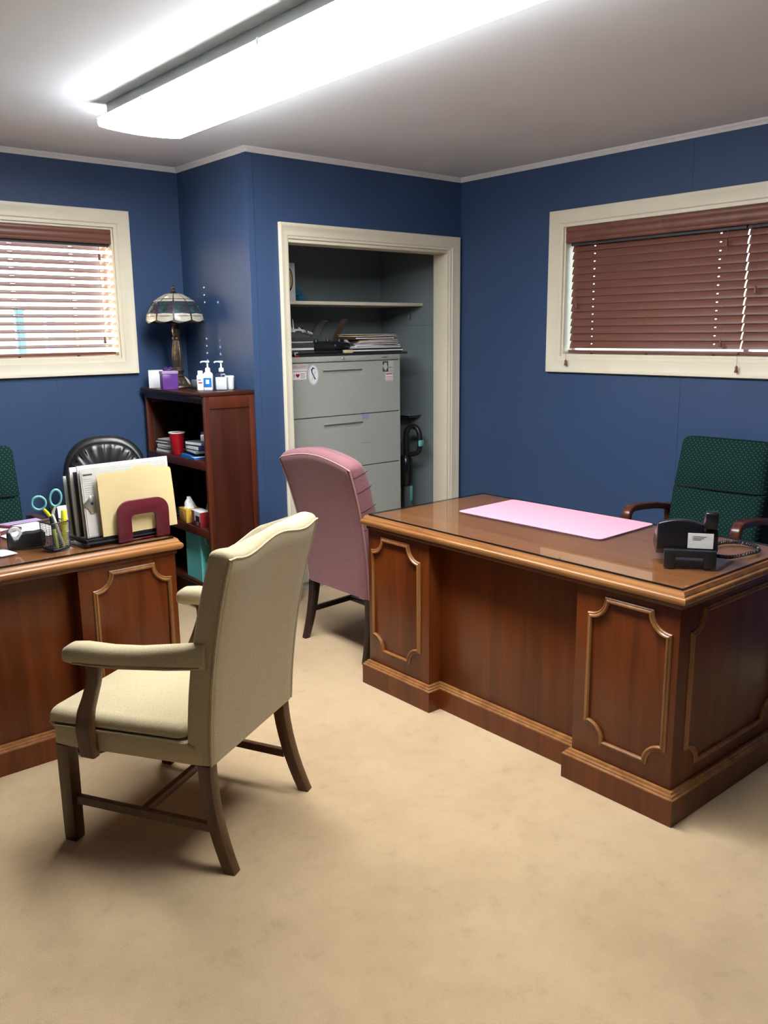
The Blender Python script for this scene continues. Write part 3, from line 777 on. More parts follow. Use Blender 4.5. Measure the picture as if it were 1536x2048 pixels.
for z in SH:
    sh = box('shelf', bc, 'bookwood', X0+.006, X1-.011, Y0+.021, Y1-.021, z-.018, z, .002)
    if z > .3: box('shelf_lip', sh, 'bookedge', X0, X0+.0055, Y0+.021, Y1-.021, z-.045, z, .002)
box('toe_board', bc, 'bookwood', X0+.09, X0+.104, Y0+.021, Y1-.021, 0, .139, .001)

# ------------------------------------------------------------------ lamp with leaded shade
lmp = empty('table_lamp', (2.256, 4.44, BT+.0005), 0, 'leaded glass table lamp with bronze column on the bookcase', 'lamp')
lathe('base', lmp, 'bronze', [(.070, 0), (.074, .005), (.071, .012), (.068, .016), (.062, .022), (.056, .030), (.048, .042), (.038, .052), (.030, .060)], 24)
for k in range(8):
    a = 2 * PI * k / 8
    tube('base_leaf', lmp, 'bronze', [(math.cos(a) * r, math.sin(a) * r, z) for r, z in ((.064, .014), (.056, .030), (.045, .048), (.032, .062))], [.010, .012, .008, .003], 6)
lathe('collar', lmp, 'bronze', [(.030, .058), (.034, .066), (.026, .074), (.030, .086), (.036, .096), (.028, .108), (.020, .116)], 20)
bm = bmesh.new()
prof = [(.020, .114), (.025, .135), (.028, .165), (.026, .20), (.021, .235), (.017, .262)]
rings = [[((r + .0022 * math.cos(10 * 2 * PI * i / 60)) * math.cos(2 * PI * i / 60), (r + .0022 * math.cos(10 * 2 * PI * i / 60)) * math.sin(2 * PI * i / 60), z) for i in range(60)] for r, z in prof]
loft_bm(bm, rings); from_bm('fluted_column', bm, 'bronze', lmp, 60)
lathe('neck', lmp, 'bronze', [(.018, .262), (.024, .268), (.024, .276), (.018, .284), (.022, .300), (.025, .315), (.020, .330), (.016, .345), (.020, .352), (.014, .362), (.008, .375), (.006, .50)], 20)
lathe('finial', lmp, 'bronze', [(.010, .519), (.014, .523), (.008, .529), (.006, .535), (.010, .541), (.010, .549), (.004, .557)], 14)
SP = [(.016, .520), (.050, .509), (.090, .486), (.114, .468), (.119, .462), (.135, .436), (.147, .412), (.152, .396), (.1555, .378), (.157, .360)]
NS = 10
def prof_at(u):
    q = u * (len(SP) - 1); j = min(int(q), len(SP) - 2); f = q - j
    return SP[j][0] + (SP[j+1][0] - SP[j][0]) * f, SP[j][1] + (SP[j+1][1] - SP[j][1]) * f
def scallop(phi): return .012 * (abs(math.cos(phi * NS / 2)) - .5)
bm = bmesh.new(); rings = []
for off in (0, -.003):
    pts = [prof_at(k / 18) for k in range(19)]
    seq = pts if off == 0 else pts[::-1]
    for r, z in seq:
        low = max(0, (.40 - z) / .04)
        rings.append([((r + off) * math.cos(2*PI*i/100), (r + off) * math.sin(2*PI*i/100), z - low * scallop(2*PI*i/100) + (-.001 if off else 0)) for i in range(100)])
loft_bm(bm, rings, cap=False); shd = from_bm('shade', bm, 'lead', lmp, 60)
box('shade_cap', lmp, 'bronze', -.018, .018, -.018, .018, .514, .5185, .003)
def pane_mesh(name, u0, u1, p0, p1, scal=False, mat='milk', round_top=False):
    """patch of the shade between profile u0..u1 and angles p0..p1 (fractions of one sector)"""
    bm = bmesh.new(); nu, nv = 4, 7; g = []
    for side in (.0018, -.0006):
        lay = []
        for i in range(nu + 1):
            row = []
            for j in range(nv + 1):
                f = p0 + (p1 - p0) * j / nv; u = u0 + (u1 - u0) * i / nu
                if round_top: u = u0 + (u1 - u0) * (i / nu) if i else u0 + (u1 - u0) * .28 * (2 * abs(j / nv - .5)) ** 2
                r, z = prof_at(u); phi = (f - .5) * 2 * PI / NS
                low = max(0, (.40 - z) / .04)
                zz = z - low * scallop(phi) if scal else z
                row.append(bm.verts.new(((r + side) * math.cos(phi), (r + side) * math.sin(phi), zz)))
            lay.append(row)
        g.append(lay)
    A, B = g
    for i in range(nu):
        for j in range(nv):
            bm.faces.new((A[i][j], A[i][j+1], A[i+1][j+1], A[i+1][j])); bm.faces.new((B[i][j], B[i+1][j], B[i+1][j+1], B[i][j+1]))
    edge = [(0, j) for j in range(nv)] + [(i, nv) for i in range(nu)] + [(nu, j) for j in range(nv, 0, -1)] + [(i, 0) for i in range(nu, 0, -1)]
    for k in range(len(edge)):
        a, b = edge[k], edge[(k+1) % len(edge)]
        bm.faces.new((A[a[0]][a[1]], A[b[0]][b[1]], B[b[0]][b[1]], B[a[0]][a[1]]))
    bmesh.ops.recalc_face_normals(bm, faces=bm.faces)
    me = bpy.data.meshes.new(name); bm.to_mesh(me); bm.free(); me.materials.append(MT[mat])
    for p in me.polygons: p.use_smooth = True
    me.set_sharp_from_angle(angle=RAD(40))
    return me
PM = [pane_mesh('pane', .06, .235, .05, .95), pane_mesh('pane', .255, .325, .06, .94), pane_mesh('pane', .365, .50, .03, .47, mat='jewel_a'), pane_mesh('pane', .365, .50, .53, .97, mat='jewel_b'),
      pane_mesh('pane', .515, .69, .04, .34, mat='jewel_c'), pane_mesh('pane', .515, .69, .38, .62, mat='jewel_a'), pane_mesh('pane', .515, .69, .66, .96, mat='jewel_b'),
      pane_mesh('pane', .71, .80, .06, .94, mat='milk', round_top=True), pane_mesh('pane', .815, .965, .05, .95, True)]
for k in range(NS):
    for me in PM:
        p = bpy.data.objects.new('pane', me); COL.objects.link(p); p.parent = shd; p.rotation_euler = (0, 0, 2 * PI * k / NS + .12)

# ------------------------------------------------------------------ things on the bookcase
def tz(z): return z + .0005
o = tag(box('white_card_box', None, 'white', -.040, .040, -.03, .03, 0, .098, .002), 'plain white card box beside the purple gift box', 'box')
o.location = (2.170, 4.545, tz(BT)); o.rotation_euler = (0, 0, RAD(-25))
g = empty('gift_box', (2.150, 4.345, tz(BT)), RAD(-12), 'small purple gift box with a pink ribbon edge', 'box')
box('body', g, 'purple', -.043, .043, -.03, .03, 0, .082, .003)
box('lid', g, 'lilac', -.045, .045, -.032, .032, .083, .100, .003)
tube('bow', g, 'purple', spline([(0, 0, .101), (-.02, .004, .112), (-.008, 0, .118), (0, 0, .104), (.010, 0, .118), (.02, -.004, .112), (0, 0, .101)], 4), .003, 6)
def pump_bottle(name, loc, rz, label, body_mat, inner, lab_mat, w=.030, d=.020, h=.098, group=None):
    o = empty(name, loc, rz, label, 'bottle', group)
    rings = [[(a, b, z) for a, b in rrect(w * k, d * k, .010 * k, 4)] for k, z in ((.9, 0), (1, .004), (1, h * .78), (.93, h * .88), (.6, h * .96), (.42, h))]
    loft('body', o, body_mat, rings, smooth=50)
    if inner: loft('gel', o, inner, [[(a, b, z) for a, b in rrect(w * .9 * k, d * .88 * k, .009 * k, 4)] for k, z in ((.9, .004), (1, .007), (1, h * .70), (.98, h * .705))], smooth=50)
    lathe('collar', o, 'white', [(.0135, h), (.0140, h + .003), (.0135, h + .016), (.009, h + .020)], 18)
    lathe('pump_stem', o, 'white', [(.0045, h + .020), (.0045, h + .046)], 12)
    pm = box('pump_head', o, 'white', -.011, .011, -.009, .009, h + .046, h + .056, .003)
    tube('nozzle', pm, 'white', [(-.008, 0, h + .052), (-.030, 0, h + .052), (-.036, 0, h + .047)], .0042, 8)
    if lab_mat:
        lb = box('label', o, lab_mat, -w * .80, w * .80, -d - .0007, -d + .001, h * .16, h * .66, .0002, 1)
        box('label_mark', lb, 'white', -w * .35, w * .35, -d - .0012, -d - .0006, h * .34, h * .56, .0002, 1)
    return o
pump_bottle('pump_bottle', (2.268, 4.125, tz(BT)), RAD(-40), 'white pump bottle with a blue label', 'white', None, 'blue', .026, .020, .098)
pump_bottle('pump_bottle', (2.307, 4.050, tz(BT)), RAD(-40), 'clear pump bottle of hand gel with white pump', 'clear', 'gel', None, .034, .023, .098)
t = empty('tube_bottle', (2.235, 4.148, tz(BT)), RAD(-40), 'small white squeeze bottle with a flip cap and red print', 'bottle')
loft('body', t, 'white', [[(a, b, z) for a, b in rrect(.019 * k, .013 * k, .008 * k, 3)] for k, z in ((.9, 0), (1, .004), (1, .075), (.8, .080))], smooth=50)
lathe('cap', t, 'white', [(.014, .080), (.014, .100), (.011, .103)], 16)
box('label_mark', t, 'pinkink', -.010, .012, -.0136, -.0125, .035, .043, .0002, 1)
box('label_mark', t, 'blue', -.012, .005, -.0136, -.0125, .052, .057, .0002, 1)
t = empty('lidded_cup', (2.388, 4.11, tz(BT)), 0, 'short white lidded cup behind the clear gel bottle', 'cup')
lathe('body', t, 'white', [(.022, 0), (.024, .004), (.026, .060)], 20); lathe('lid', t, 'white', [(.027, .0605), (.0275, .066), (.024, .072), (.004, .073)], 20)
t = empty('tape_roll', (2.272, 4.262, tz(BT)), 0, 'slate grey tape roll lying between lamp and bottles', 'tape roll')
lathe('band', t, 'greyobj', [(.014, .012), (.026, .012), (.028, .016), (.028, .046), (.026, .050), (.014, .050), (.014, .012)], 24, cap=False)
lathe('core', t, 'black', [(.011, .0), (.034, .0), (.034, .011), (.0138, .0115), (.0138, .049), (.011, .049), (.011, 0)], 24, cap=False)
# on the shelves
def sheets(name, loc, rz, n, sx, sy, th, mats, label, cat='papers', jitter=.006):
    o = empty(name, loc, rz, label, cat); z = 0
    for k in range(n):
        m = mats[k % len(mats)]; t_ = th * random.uniform(.6, 1.4); dx, dy, a = random.uniform(-jitter, jitter), random.uniform(-jitter, jitter), random.uniform(-4, 4)
        box('sheet', o, m, -sx, sx, -sy, sy, 0, t_ - .0003, .0006, 1, TR(dx, dy, z) @ RZ(a)); z += t_
    return o, z
S2, S1, S0 = SH[2] + .0005, SH[1] + .0005, SH[0] + .0005
sheets('paper_stack', (2.225, 4.500, S2), RAD(8), 9, .062, .062, .008, ['greypaper', 'paper', 'darkgrey', 'greypaper', 'paper'], 'untidy stack of white and grey papers in the bookcase', 'papers')
t = empty('plastic_cup', (2.185, 4.362, S2), 0, 'red plastic drinking cup standing on the bookcase shelf', 'cup')
lathe('body', t, 'red', [(.029, 0), (.030, .003), (.036, .055), (.037, .056), (.043, .118), (.041, .118), (.030, .008), (.002, .006)], 28)
lathe('rim', t, 'paper', [(.0415, .117), (.0452, .117), (.0460, .120), (.0445, .123), (.0415, .122), (.0415, .117)], 28, cap=False)
t, z = sheets('blue_folder_box', (2.185, 4.150, S2), RAD(-6), 1, .045, .085, .024, ['blue'], 'bright blue flat case at the bottom of the book pile', 'case')
box('edge', t, 'paper', -.046, .046, -.083, .083, .010, .014, .001)
for k, (m, th, lab) in enumerate((('greyobj', .016, 'grey paperback on top of the blue case'), ('navy', .022, 'dark navy book lying on the grey paperback'), ('greyobj', .018, 'slate book topmost of the book pile'))):
    zz = S2 + .031 + sum((.0175, .0235, .0195)[:k])
    t = empty('book', (2.195 + .004 * k, 4.135 - .006 * k, zz), RAD(-10 + 9 * k), lab, 'book', 'books on the blue case')
    box('cover', t, m, -.045, .045, -.078 + .006 * k, .078, 0, th, .0015); box('pages', t, 'paper', -.0465, .043, -.074 + .006 * k, .074, .003, th - .003, .0005, 1)
t = empty('glass_jar', (2.20, 4.075, S2 + .0935), 0, 'small shiny jar on top of the book pile', 'jar')
lathe('body', t, 'gel', [(.018, 0), (.021, .004), (.021, .032), (.016, .038)], 18); lathe('lid', t, 'steel', [(.0175, .0385), (.0175, .050), (.015, .051)], 18)
t = empty('tissue_box', (2.185, 4.255, S1), RAD(-6), 'gold tissue box with a white tissue pulled out', 'tissue box')
box('body', t, 'gold', -.045, .045, -.055, .055, 0, .075, .003)
rings = []
for k in range(6):
    q = k / 5; r = .032 * (1 - .75 * q)
    rings.append([((r + .006 * math.sin(3 * j + k)) * math.cos(2*PI*j/14), (r + .006 * math.sin(3 * j + k)) * math.sin(2*PI*j/14) + .008 * q, .0755 + .060 * q) for j in range(14)])
loft('tissue', t, 'paper', rings, smooth=60)
lathe('oval_mark', t, 'orange', [(.022, 0), (.022, .0008)], 18, mtx=TR(-.0451, .0, .038) @ RY(-90))
t = empty('snack_box', (2.150, 4.100, S1), RAD(-4), 'dark red and white carton in front of the yellow bottle', 'box')
box('body', t, 'redbox', -.012, .05, -.050, .060, 0, .080, .002); box('top_panel', t, 'white', -.012, .05, -.050, .060, .0803, .084, .001)
box('front_panel', t, 'white', -.0128, -.0119, -.048, .020, .030, .080, .0002, 1); box('front_mark', t, 'black', -.0136, -.0128, -.046, .004, .026, .060, .0002, 1)
text('lettering', t, 'paper', 'CE', .026, TR(-.0138, -.02, .018) @ RZ(-90) @ RX(90))
t = empty('squeeze_bottle', (2.245, 4.13, S1), 0, 'yellow squeeze bottle with a pointed nozzle', 'bottle')
lathe('body', t, 'gold', [(.022, 0), (.025, .005), (.025, .085), (.020, .100), (.013, .112)], 20); lathe('nozzle', t, 'yellow', [(.0125, .1125), (.012, .12), (.007, .145), (.004, .160), (.0035, .166)], 16)
sheets('dark_folder', (2.285, 4.45, S1), RAD(3), 3, .10, .095, .010, ['darkgrey', 'greypaper', 'black'], 'dark folders lying flat deep in the bookcase', 'folders')
# turquoise gift bag
t = empty('gift_bag', (2.205, 4.185, S0), RAD(-4), 'turquoise paper gift bag standing on the lowest bookcase shelf', 'gift bag')
def bagring(z, k, cr): return [(-.048 * k, -.098, z), (-.048 * k + cr, 0, z), (-.048 * k, .098, z), (.048 * k, .098, z), (.048 * k - cr, 0, z), (.048 * k, -.098, z)]
loft('body', t, 'teal', [bagring(0, 1, .004), bagring(.10, 1, .010), bagring(.265, .95, .018)], smooth=20)
loft('opening', t, 'tealdark', [[(x * .9, y * .97, z) for x, y, z in bagring(.2655, .93, .018)], [(x * .9, y * .97, z) for x, y, z in bagring(.2665, .93, .018)]], smooth=0)
tube('handle', t, 'paper', spline([(-.02, -.099, .262), (-.02, -.108, .22), (0, -.110, .20), (.02, -.108, .22), (.02, -.099, .262)], 5), .0018, 6)

# ------------------------------------------------------------------ filing cabinet in the closet
CX0, CX1, CY0, CY1, CT = 2.695, 3.592, 4.075, 4.53, 1.384
fc = empty('filing_cabinet', ((CX0 + CX1) / 2, CY0, 0), 0, 'grey metal lateral filing cabinet with stickers in the closet', 'cabinet')
hw = (CX1 - CX0) / 2
box('body', fc, 'cabinet', -hw, hw, .018, CY1 - CY0, .0, CT - .032, .002)
box('top', fc, 'cabinet', -hw, hw, 0, CY1 - CY0, CT - .0315, CT, .003)
for s in (-1, 1): box('side_post', fc, 'cabinet', s*hw - (.012 if s > 0 else 0), s*hw + (.012 if s < 0 else 0), .002, .018, .05, CT - .032, .001)
lathe('lock', fc, 'steel', [(.009, 0), (.0095, .002), (.008, .004), (.002, .0045)], 18, mtx=TR(-.0, 0, CT - .015) @ RX(90))
box('badge', fc, 'darkgrey', .30, .345, -.0012, .0002, CT - .018, CT - .013, .0002, 1)
box('plinth', fc, 'cabinetdark', -hw + .01, hw - .01, .02, .03, 0, .045, .001)
DRW = ((1.036, CT - .036), (.716, 1.030), (.398, .710), (.052, .392))
drawers = []
for k, (z0, z1) in enumerate(DRW):
    d = empty('drawer'); d.parent = fc
    # front with a real recessed pull: four strips around the recess
    a0, a1, p0, p1 = -.150, .145, z1 - .080, z1 - .042
    x0, x1 = -hw + .013, hw - .013
    bm = bmesh.new()
    for b in ((x0, x1, .001, .017, z0, p0), (x0, x1, .001, .017, p1, z1), (x0, a0, .001, .017, p0, p1), (a1, x1, .001, .017, p0, p1)): bm_box(bm, *b)
    bm_box(bm, a0, a1, .013, .0165, p0, p1)
    from_bm('front', bm, 'cabinet', d, 0)
    box('pull_lip', d, 'cabinet', a0, a1, -.001, .005, p1 - .004, p1 + .004, .001)
    drawers.append(d)
def sticker(parent, name, mat, x0, x1, z0, z1, label=None):
    o = box(name, parent, mat, x0, x1, -.0002, .0010, z0, z1, .0001, 1)
    if label: o['label'] = label
    return o
def lx(x): return x - (CX0 + CX1) / 2
TXT = lambda x, z: TR(x, -.0006, z) @ RX(90)
d0 = drawers[0]
ox = .018     # stickers measured on a plane slightly in front
q = sticker(d0, 'sticker', 'lilac', lx(2.745)+ox, lx(2.868)+ox, 1.303, 1.346, 'pale sticker with red words'); q.data.materials[0] = MT['greypaper']
text('lettering', d0, 'pinkink', "I'M INCLUDED", .0175, TXT(lx(2.800)+ox, 1.330))
box('small_print', d0, 'paper', lx(2.755)+ox, lx(2.86)+ox, -.0008, -.0003, 1.309, 1.315, 0)
q = sticker(d0, 'sticker', 'paper', lx(2.752)+ox, lx(2.856)+ox, 1.258, 1.301, 'white sticker with I, a red heart and small print')
text('lettering', d0, 'navy', 'I', .030, TXT(lx(2.772)+ox, 1.280))
hp = []
for k in range(28):
    a = 2 * PI * k / 28; hp.append((lx(2.795)+ox + .00085 * 16 * math.sin(a)**3 , 1.281 + .00085 * (13*math.cos(a) - 5*math.cos(2*a) - 2*math.cos(3*a) - math.cos(4*a))))
prism('heart', d0, 'pinkink', hp, 'y', -.0012, -.0003, smooth=0).data.materials[0] = MT['red']
for k in range(4): box('small_print', d0, 'navy', lx(2.815)+ox, lx(2.850 - .006 * (k % 2))+ox, -.0008, -.0003, 1.290 - .008 * k, 1.2925 - .008 * k, 0)
prism('sticker', d0, 'white', [(lx(2.906)+ox + .036 * math.cos(2*PI*k/32), 1.281 + .056 * math.sin(2*PI*k/32)) for k in range(32)], 'y', -.0002, .0010, smooth=0)['label'] = 'oval white sticker with a crossed navy ribbon'
cx_, cz_ = lx(2.906) + ox, 1.281
sweep('oval_ring', d0, 'navy', [(cx_ + .033 * math.cos(2*PI*k/32), cz_ + .053 * math.sin(2*PI*k/32)) for k in range(32)], [(0, -.0002), (0, .0005), (.0012, .0005), (.0012, -.0002)], lambda a, b, h: (a, -.0003 - h, b))
tube('ribbon_mark', d0, 'navy', [(cx_ + a, -.0006, cz_ + b) for a, b in ((.010, .034), (-.004, .040), (-.013, .028), (-.010, .012), (.002, -.008), (.012, -.026))], [.002, .006, .006, .004, .0035, .005], 6, flat=.15)
tube('ribbon_mark', d0, 'pinkink', [(cx_ + a, -.0009, cz_ + b) for a, b in ((.012, .020), (.004, 0), (-.012, -.030))], .0016, 5, flat=.3)
q = sticker(d0, 'sticker', 'paper', lx(3.428)+ox, lx(3.520)+ox, 1.277, 1.346, 'black and white photo magnet'); q.data.materials[0] = MT['greypaper']
box('photo_mark', d0, 'darkgrey', lx(3.430)+ox, lx(3.476)+ox, -.0008, -.0003, 1.280, 1.344, 0)
prism('photo_mark', d0, 'greypaper', [(lx(3.453)+ox + (.018 + .005 * math.sin(5 * k)) * math.cos(2*PI*k/18), 1.312 + (.024 + .006 * math.cos(4 * k)) * math.sin(2*PI*k/18)) for k in range(18)], 'y', -.0013, -.0009, smooth=0)
box('photo_mark', d0, 'darkgrey', lx(3.482)+ox, lx(3.512)+ox, -.0008, -.0003, 1.304, 1.307, 0)
q = sticker(d0, 'sticker', 'paper', lx(3.454)+ox, lx(3.512)+ox, 1.222, 1.273, 'small white label with red bands')
for z, t_ in ((1.262, .007), (1.248, .003), (1.238, .003), (1.226, .003)): box('red_band', d0, 'pinkink', lx(3.457)+ox, lx(3.509)+ox, -.0008, -.0003, z, z + t_, 0)
sticker(drawers[1], 'sticker', 'lilac', lx(3.262)+ox, lx(3.312)+ox, .998, 1.029, 'lilac paper tab')
box('scratch', drawers[1], 'cabinetdark', lx(3.258)+ox, lx(3.333)+ox, .0003, .0012, .851, .8535, 0)

# ------------------------------------------------------------------ on top of the cabinet
CZ = CT + .0006
o = tag(box('black_board', None, 'black', -.43, .43, -.14, .14, 0, .014, .003), 'flat black board lying across the filing cabinet top', 'board'); o.location = (3.253, 4.245, CZ)
CZ2 = CZ + .0146
# left pile
for k, (m, th, lab, sx) in enumerate((('black', .022, 'black binder at the bottom of the pile by the closet casing', .13), ('paper', .012, 'cream writing pad between two dark binders', .125), ('greyobj', .030, 'slate grey binder in the pile by the closet casing', .128), ('paper', .005, 'thin white pad on the slate grey binder', .12), ('darkgrey', .022, 'charcoal binder topmost of the pile by the closet casing', .118))):
    zz = CZ2 + sum((.0226, .0126, .0306, .0056, .0226)[:k])
    t = empty('binder', (2.855 + .004 * (k % 2), 4.235, zz), RAD(2 * (k % 3) - 2), lab, 'binder')
    box('cover', t, m, -sx, sx - .012, -.105, .105, 0, th, .002)
    if k in (0, 2, 4): box('pages', t, 'darkgrey', -sx + .01, sx - .010, -.1065, .10, .004, th - .004, .0008, 1)
    else: box('backing', t, 'greypaper', -sx, sx - .011, -.1055, .1055, -.0002, .0018, .0003, 1)
ZT = CZ2 + .0945
t = empty('paper_ornament', (2.875, 4.20, ZT), 0, 'white woven ornament with two upright spikes', 'ornament')
rings = []
for k in range(9):
    q = k / 8; x = -.10 + .22 * q; z = .012 + .028 * math.sin(PI * q * .9)
    rings.append([(x, .045 * math.cos(a) * (1 - .3 * q), z + .010 * math.sin(a)) for a in [2*PI*j/10 for j in range(10)]])
loft('hull', t, 'paper', rings, smooth=60)
for k in range(6): tube('woven_strip', t, 'darkgrey' if k % 2 else 'white', [(-.08 + .030 * k, -.046, .030), (-.075 + .030 * k, 0, .052 + .004 * (k % 3)), (-.070 + .030 * k, .046, .032)], .0035, 6)
for x in (-.035, .0): tube('spike', t, 'white', [(x, -.01, .035), (x - .006, -.01, .105)], [.005, .001], 6)
t = empty('red_clip', (2.822, 4.094, CZ), 0, 'tiny red clip at the cabinet front edge', 'clip')
box('jaw', t, 'red', -.012, .012, -.006, .005, 0, .010, .002); tube('arm', t, 'white', [(-.008, 0, .010), (-.012, 0, .022), (.010, 0, .024)], .0025, 6)
# three-hole punch like device
t = empty('hole_punch', (3.118, 4.19, CZ2), RAD(3), 'black desktop punch with a silver button on the filing cabinet', 'punch')
box('base', t, 'black', -.15, .16, -.035, .05, 0, .016, .004)
prism('arm', t, 'blackgloss', [(-.135, .018), (.14, .018), (.165, .032), (.150, .060), (.05, .070), (-.06, .072), (-.13, .060)], 'y', -.025, .03, .005)
for x in (-.09, 0, .09): lathe('punch_head', t, 'black', [(.014, .0165), (.014, .070), (.011, .082), (.003, .083)], 14, (x, 0))
lathe('button', t, 'steel', [(.005, 0), (.006, .002), (.003, .004)], 12, mtx=TR(.035, -.0255, .045) @ RX(90))
prism('tail', t, 'greypaper', [(.12, .075), (.135, .078), (.172, .045), (.162, .034)], 'y', -.02, .0, .002)
lathe('wheel', t, 'steel', [(.006, 0), (.016, .001), (.018, .006), (.016, .011), (.006, .012)], 16, mtx=TR(-.155, -.005, .024) @ RX(90))
t = empty('wire_basket', (3.160, 4.315, CZ2), RAD(0), 'small arched wire mesh basket behind the black punch', 'basket')
arc = [(-.055 + .105 * (1 - math.cos(a)), .0, .19 * math.sin(a)) for a in [RAD(5 + 82 * k / 9) for k in range(10)]]
for y in (-.045, .045): tube('rim', t, 'black', [(x, y, z + .004) for x, _, z in arc], .004, 8)
for k in range(1, 10): tube('mesh_wire', t, 'steel', [(arc[k][0], -.045, arc[k][2] + .004), (arc[k][0] + .006, 0, arc[k][2] + .002), (arc[k][0], .045, arc[k][2] + .004)], .0012, 5)
for y in (-.022, 0, .022): tube('mesh_wire', t, 'steel', [(x + .004, y, z + .003) for x, _, z in arc], .0012, 5)
box('foot', t, 'black', -.07, -.03, -.05, .05, 0, .008, .002)
t = empty('paddle', (3.27, 4.310, CZ2), RAD(0), 'dark brown paddle leaning up behind the punch', 'paddle')
prism('blade', t, 'brown', [(-.03, .085), (.005, .08), (.095, .195), (.075, .205), (.040, .200)], 'y', -.012, .0, .004)
box('handle', t, 'brown', -.028, -.004, -.012, 0, .0, .088, .004)
# stack of folders at the right
xs = [('black', .20, .110, .024, 0, 0), ('greypaper', .185, .10, .010, 0, .005), ('paper', .18, .10, .012, 2, .01), ('darkgrey', .17, .105, .010, -3, -.01), ('paper', .16, .10, .006, 3, .015), ('orange', .155, .10, .008, 2, .01), ('lilac', .15, .10, .006, -2, .02), ('brown', .16, .10, .018, 4, -.025), ('manila', .17, .10, .006, 3, .0), ('navy', .14, .09, .005, -3, .02), ('manila', .165, .10, .004, 5, -.01)]
labs = ['black ring binder at the bottom of the folder stack', 'grey folder on the black ring binder', 'white papers above the grey folder', 'charcoal folder between white papers', 'thin white folder in the middle of the stack', 'tan folder in the closet stack', 'pale lilac folder in the closet stack', 'brown wallet file in the closet stack', 'manila folder lying on the brown wallet file', 'navy folder between two manila folders', 'manila folder topmost of the closet stack']
z = CZ2
for (m, sx, sy, th, a, dx), lab in zip(xs, labs):
    t = empty('folder', (3.455 + dx, 4.235, z), RAD(a), lab, 'folder', 'folders stacked on the filing cabinet')
    box('cover', t, m, -sx, sx, -sy, sy, 0, th - .0006, .001, 1)
    box('papers', t, 'paper' if m != 'paper' else 'greypaper', -sx + .004, sx + .004, -sy - .002, sy - .004, th * .3, th * .62, .0003, 1)
    z += th
o = tag(box('sticky_block', None, 'lime', -.030, .030, -.012, .012, 0, .018, .001), 'small yellow-green sticky note block before the folder stack', 'note block'); o.location = (3.215, 4.120, CZ2)
o.data.materials[0] = MT['manila']

# ------------------------------------------------------------------ closet shelf and wall things
t = empty('picture_box', (2.965, 4.40, 1.7055), RAD(4), 'white boxed item with an oval window on the closet shelf', 'box')
box('body', t, 'white', -.055, .048, -.04, .04, 0, .222, .002)
prism('oval_window', t, 'brown', [(-.004 + .034 * math.cos(2*PI*k/24), .125 + .070 * math.sin(2*PI*k/24)) for k in range(24)], 'y', -.0415, -.0402, smooth=0)
prism('oval_mat', t, 'manila', [(-.004 + .026 * math.cos(2*PI*k/24), .128 + .058 * math.sin(2*PI*k/24)) for k in range(24)], 'y', -.0422, -.0416, smooth=0)
box('side_edge', t, 'darkgrey', .0482, .0496, -.04, .04, 0, .222, .0003, 1)
t = empty('folded_cloth', (3.095, 4.43, 1.7055), 0, 'crumpled blue cloth on the closet shelf', 'cloth')
for k in range(2):
    rings = [[((r_ + .008 * math.sin(3 * j + 2 * k)) * math.cos(2*PI*j/14) - .012 * k, (r_ + .006 * math.cos(4 * j)) * .8 * math.sin(2*PI*j/14), z_ + .004 * math.sin(2.3 * j)) for j in range(14)] for r_, z_ in ((.042 - .014 * k, .005 + .032 * k), (.046 - .014 * k, .018 + .032 * k), (.036 - .012 * k, .032 + .034 * k), (.015, .042 + .034 * k))]
    loft('fold', t, 'cloth', rings, smooth=60)
t = empty('wall_hook', (XR - .0065, 4.39, 1.60), 0, 'small metal hook screwed to the closet wall', 'hook')
box('plate', t, 'cabinetdark', -.004, 0, -.010, .010, 0, .045, .001); tube('prong', t, 'steel', spline([(-.004, 0, .030), (-.018, 0, .026), (-.022, 0, .012), (-.016, 0, .006)], 4), .003, 8)
t = empty('wall_ledge', (XR - .0065, 4.36, .965), 0, 'small grey wall ledge beside the cabinet above the vacuum', 'ledge')
box('board', t, 'closet', -.12, 0, -.075, .09, 0, .006, .001); box('front_lip', t, 'closet', -.12, -.116, -.075, .09, .0062, .030, .001); box('cleat', t, 'darkgrey', -.10, 0, -.06, .08, -.016, -.0003, .002)
t = empty('stick_vacuum', (3.80, 4.25, 0), RAD(15), 'black stick vacuum with teal accents behind the filing cabinet', 'vacuum')
box('floor_head', t, 'black', -.10, .10, -.07, .07, 0.0, .055, .012)
tube('wand', t, 'steel', [(0, 0, .05), (0, .01, .62)], .017, 12)
loft('canister', t, 'blackgloss', [[(a, b + .01, z) for a, b in rrect(h, h, h * .9, 5)] for h, z in ((.030, .50), (.046, .52), (.048, .62), (.046, .68), (.028, .71))], smooth=50)
tube('handle', t, 'black', spline([(0, 0, .70), (0, .0, .86), (.01, -.04, .905), (.01, -.085, .88), (.01, -.100, .80), (.01, -.085, .735), (0, -.03, .715)], 5), [.020] * 7 + [.017] * 24, 10)
box('trigger_accent', t, 'aqua', -.012, .032, -.121, -.098, .775, .815, .006)
box('wand_sleeve', t, 'greyobj', -.022, .022, -.032, -.006, .28, .50, .006); box('sleeve_accent', t, 'aqua', -.010, .0225, -.0345, -.010, .40, .50, .004)

